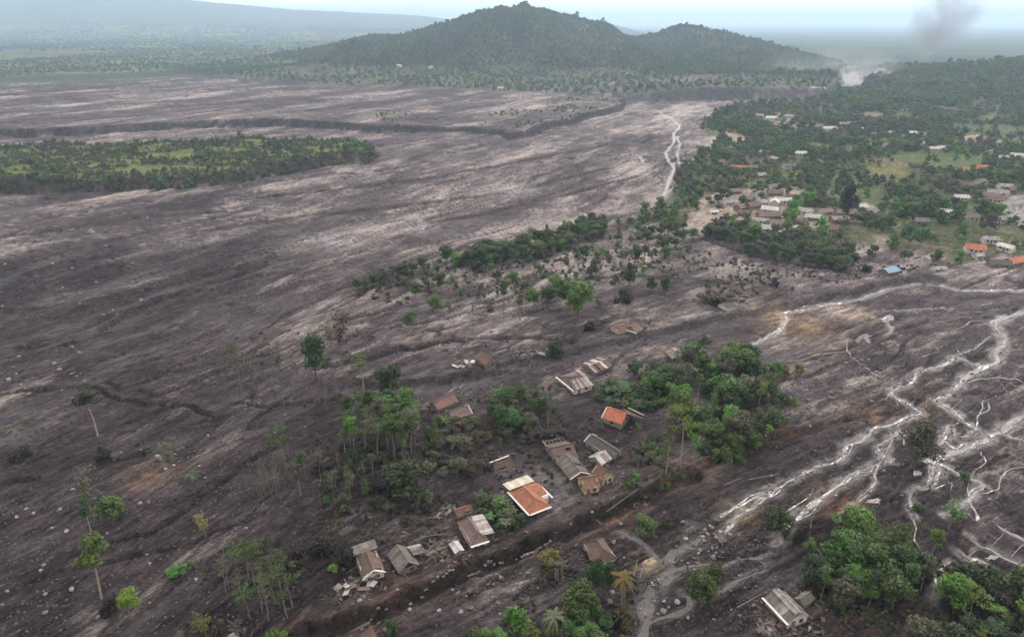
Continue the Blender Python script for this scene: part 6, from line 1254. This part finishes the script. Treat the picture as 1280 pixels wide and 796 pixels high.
for px0, py0, px1, py1, lab in [(758,640,800,610,'pale fallen concrete beam beside the road right of the yellow-walled houses'),(843,578,862,562,'pale beam lying under the dense grove'),(905,607,928,597,'grey log stranded on the dark bank above the middle stream'),(935,600,975,593,'thin straight log pointing at a stone above the middle stream'),(921,760,951,743,'tan log lying left of the grey long house'),(1095,770,1117,758,'bare pole lying below the lower grove'),(1090,776,1110,762,'second bare pole lying below the lower grove'),(792,720,797,700,'pale pole beside the track left of the fork'),(800,722,805,704,'second pale pole beside the track left of the fork'),(745,650,760,662,'fallen plank beside the brown house below the road'),(526,672,560,667,'long pale plank between the grey-roofed house and the hut'),(700,700,680,705,'dark log beside the orange shrub')]:
    A, B = at([px0, px1], [py0, py1]); V, Fc = [], []; m = (A + B) / 2; tube(V, Fc, [A - m + [0, 0, .18], (A - m) * .3 + [0, 0, .25], B - m + [0, 0, .16]], [.13, .11, .07], 6); o = mesh_obj('fallen_log', V, Fc, BK['grey'] if 'dark' not in lab.split()[0] else BK['brown']); o.location = m; o['label'] = lab; o['category'] = 'log'
# utility pole by the track
P = at(826, 742)[0]; t = thing('utility_pole', 'thin grey utility pole beside the parked motorbikes', 'pole', P); V, Fc = [], []; tube(V, Fc, [(0, 0, -.5), (0, 0, 3.2)], [.09, .07], 6); mesh_obj('post', V, Fc, BK['grey'], t); boxes('crossarm', [((0, 0, 3.0), (.9, .08, .08))], PALEWOOD, t)
# ---- motorbikes and people on the track
def solid(name, c, rough=.6): return plain(name, tuple(v * .85 for v in c), c, 3, rough)
BLACK = solid('black_rubber', (.02, .02, .02)); CHROME = solid('grey_metal', (.35, .36, .38), .35)
def motorbike(label, px, py, rz, col, first=[None]):
    P = at(px, py)[0]; t = thing('motorbike', label, 'motorbike', P, rz); t.rotation_euler = (R(8), 0, rz)
    for x in (-.62, .62):
        bm = bmesh.new(); n, m = 14, 6; vs = [[bm.verts.new(((.24 + .06 * math.cos(b)) * math.cos(a) + x, .055 * math.sin(b), (.24 + .06 * math.cos(b)) * math.sin(a) + .3)) for b in [2 * math.pi * j / m for j in range(m)]] for a in [2 * math.pi * i / n for i in range(n)]]
        for i in range(n):
            for j in range(m): bm.faces.new((vs[i][j], vs[(i + 1) % n][j], vs[(i + 1) % n][(j + 1) % m], vs[i][(j + 1) % m]))
        me = bpy.data.meshes.new('wheel'); bm.to_mesh(me); bm.free(); me.materials.append(BLACK); o = bpy.data.objects.new('wheel', me); COL.objects.link(o); o.parent = t
    def blob(name, prof, mat):
        V, Fc = [], []
        for x, w, z0, z1 in prof: V += [Vector((x, -w, z0)), Vector((x, w, z0)), Vector((x, w * .7, z1)), Vector((x, -w * .7, z1))]
        for i in range(len(prof) - 1):
            for k in range(4): Fc.append((i * 4 + k, i * 4 + (k + 1) % 4, i * 4 + 4 + (k + 1) % 4, i * 4 + 4 + k))
        Fc += [(3, 2, 1, 0), tuple(len(V) - 4 + k for k in range(4))]; mesh_obj(name, V, Fc, mat, t)
    blob('body', [(-.75, .07, .55, .68), (-.3, .14, .35, .72), (.1, .13, .3, .62), (.35, .13, .45, .85), (.52, .09, .6, .95)], col); blob('seat', [(-.72, .10, .69, .78), (-.35, .15, .72, .82), (.05, .10, .66, .76)], BLACK)
    V, Fc = [], []; tube(V, Fc, [(.62, .09, .3), (.48, .09, .95)], [.035, .03], 5); tube(V, Fc, [(.62, -.09, .3), (.48, -.09, .95)], [.035, .03], 5); mesh_obj('fork', V, Fc, CHROME, t)
    V, Fc = [], []; tube(V, Fc, [(.38, -.34, 1.02), (.5, 0, .98), (.38, .34, 1.02)], [.025, .03, .025], 5); mesh_obj('handlebar', V, Fc, BLACK, t); boxes('headlight', [((.6, 0, .86), (.1, .16, .14))], WHITE, t)
motorbike('leftmost of three parked motorbikes on the grey track', 816, 732, 2.4, WHITE); motorbike('middle of three parked motorbikes on the grey track', 820, 730, 2.4, solid('bike_black', (.04, .04, .05), .3)); motorbike('rightmost of three parked motorbikes on the grey track', 824, 728, 2.4, solid('bike_silver', (.5, .5, .52), .3)); motorbike('bluish motorbike parked apart in front of the three', 821, 735, 2.0, solid('bike_blue', (.10, .16, .22), .3))
def person(label, px, py, rz, shirt, legs, stride=.16):
    """one skinned body: pelvis first, then limbs; clothing colours by height on the one surface"""
    P = at(px, py)[0]; pts = [(0, 0, .95), (0, 0, 1.18), (0, .01, 1.42), (0, .02, 1.53), (0, .04, 1.66), (.20, 0, 1.42), (.27, .04, 1.14), (.25, .14, .90), (-.20, 0, 1.42), (-.27, .0, 1.14), (-.26, .06, .90), (.10, 0, .90), (.11, stride * .6, .50), (.11, stride * .4, .07), (.12, stride + .13, .03), (-.10, 0, .90), (-.11, -stride * .2, .50), (-.11, -stride, .09), (-.12, -stride + .17, .03)]
    ed = [(0, 1), (1, 2), (2, 3), (3, 4), (2, 5), (5, 6), (6, 7), (2, 8), (8, 9), (9, 10), (0, 11), (11, 12), (12, 13), (13, 14), (0, 15), (15, 16), (16, 17), (17, 18)]; rad = [.15, .14, .16, .06, .105, .07, .048, .036, .07, .048, .036, .10, .065, .045, .04, .10, .065, .045, .04]
    me = bpy.data.meshes.new('person'); me.from_pydata(pts, ed, []); o = bpy.data.objects.new('person', me); COL.objects.link(o); m = o.modifiers.new('skin', 'SKIN'); o.modifiers.new('sub', 'SUBSURF').levels = 2
    for v, rr in zip(me.skin_vertices[0].data, rad): v.radius = (rr, rr)
    me.skin_vertices[0].data[0].use_root = True; dg = bpy.context.evaluated_depsgraph_get(); nm = bpy.data.meshes.new_from_object(o.evaluated_get(dg)); o.modifiers.clear(); o.data = nm
    for k in (SKIN, shirt, legs, HAIR, BLACK): nm.materials.append(k)
    for p in nm.polygons: c = p.center; p.use_smooth = True; p.material_index = 3 if c.z > 1.70 or (c.z > 1.62 and c.y < .03) else 0 if c.z > 1.49 or (abs(c.x) > .2 and c.z < 1.12) else 1 if c.z > .96 else 2 if c.z > .09 else 4
    o.location = P; o.rotation_euler = (0, 0, rz); o['label'] = label; o['category'] = 'person'
SKIN = solid('skin', (.22, .12, .075)); HAIR = solid('black_hair', (.012, .01, .01)); CLOTH = {k: solid(k + '_cloth', v) for k, v in dict(white=(.7, .7, .7), red=(.42, .05, .08), navy=(.03, .04, .08), dark=(.03, .03, .035), blue=(.10, .16, .25), grey=(.14, .14, .15)).items()}
person('person in dark clothes standing left of the parked motorbikes', 809, 732, .4, CLOTH['dark'], CLOTH['dark']); person('person in dark clothes on the pale sand spur by the joined trees', 859, 713, 1.8, CLOTH['dark'], CLOTH['dark']); person('person in a pale blue top on the dark ground below the sand spur', 852, 719, -.6, CLOTH['blue'], CLOTH['navy']); person('person in a red top near the bottom edge below the joined trees', 882, 791, .9, CLOTH['red'], CLOTH['dark']); person('person dressed in white standing right of the grey long house', 1011, 789, 2.4, CLOTH['white'], CLOTH['white']); person('person in grey walking on the lower bend of the track', 803, 781, .2, CLOTH['grey'], CLOTH['dark'])
plant_groves(); plant_woods(); plant_undergrowth()
# ================================================================== AIR
M = NT('haze_air'); M.t.nodes.remove(M.b); pv = M.n('ShaderNodeVolumePrincipled', _Density=.000125, _Anisotropy=.4); pv.inputs['Color'].default_value = (.60, .79, 1.0, 1)
M.l(pv.outputs[0], M.out.inputs['Volume'])
bx = [(-45000, 45000), (-45000, 45000), (float(GZ.min()) - 1.2, float(GZ.max()) + 16.0)]
hv = mesh_obj('haze', [(x, y, z) for x in bx[0] for y in bx[1] for z in bx[2]], [(0, 1, 3, 2), (4, 6, 7, 5), (0, 4, 5, 1), (2, 3, 7, 6), (0, 2, 6, 4), (1, 5, 7, 3)], M.m)
hv['kind'] = 'stuff'; hv['label'] = 'pale blue haze filling the air over the plain'

# smoke beyond the end of the hill: white steam low down and a thin grey column drifting up
def smoke(name, label, px, py, Y, size, col, dens, sc, lo, lean=0):
    x, z = plane_y(np.array([px]), np.array([py]), Y); bm = bmesh.new(); bmesh.ops.create_icosphere(bm, subdivisions=4, radius=1.0)
    for v in bm.verts:
        n = float(fbm(np.array([v.co.x * 1.6 + px]), np.array([v.co.z * 1.6 + v.co.y]), 3, 9)[0]); v.co *= 1 + .35 * n; v.co.x = v.co.x * size[0] * (1 + .35 * v.co.z) + lean * v.co.z; v.co.y *= size[1]; v.co.z *= size[2]
    me = bpy.data.meshes.new(name); bm.to_mesh(me); bm.free(); o = bpy.data.objects.new(name, me); COL.objects.link(o); o.location = (float(x[0]), Y, float(z[0])); o['kind'] = 'stuff'; o['label'] = label
    M = NT(name + '_vapour'); M.t.nodes.remove(M.b); g = M.n('ShaderNodeTexCoord').outputs['Object']; pv = M.n('ShaderNodeVolumePrincipled', _Anisotropy=.2); pv.inputs['Color'].default_value = (*col, 1)
    f = M.ramp(M.noise(g, sc, 5, .62), lo, lo + .22, 0, 1); gr = M.n('ShaderNodeMapping', vector_type='POINT'); gr.inputs['Scale'].default_value = (1 / size[0] * .8, 1 / size[1] * .8, 1 / size[2] * .85); M.l(g, gr.inputs[0]); ln = M.n('ShaderNodeVectorMath', operation='LENGTH'); M.l(gr.outputs[0], ln.inputs[0])
    e = M.ramp(ln.outputs['Value'], .35, 1.0, 1, 0); m1 = M.n('ShaderNodeMath', operation='MULTIPLY'); M.l(f, m1.inputs[0]); M.l(e, m1.inputs[1]); m2 = M.n('ShaderNodeMath', operation='MULTIPLY'); M.l(m1.outputs[0], m2.inputs[0]); m2.inputs[1].default_value = dens; M.l(m2.outputs[0], pv.inputs['Density']); M.l(pv.outputs[0], M.out.inputs['Volume']); me.materials.append(M.m); return o
smoke('smoke', 'white steam puff rising at the river gap beyond the hill end', 1058, 106, 1330, (27, 18, 36), (.985, .985, .99), .13, .06, .45, 16)
smoke('smoke', 'faint bluish smoke spreading in the gap between the hills', 1040, 92, 1500, (150, 50, 50), (.9, .93, 1), .006, .012, .36, 10)
smoke('smoke', 'dark grey smoke column drifting up over the gap in the hills', 1180, 26, 1900, (88, 50, 105), (.46, .46, .50), .022, .014, .38, 46)
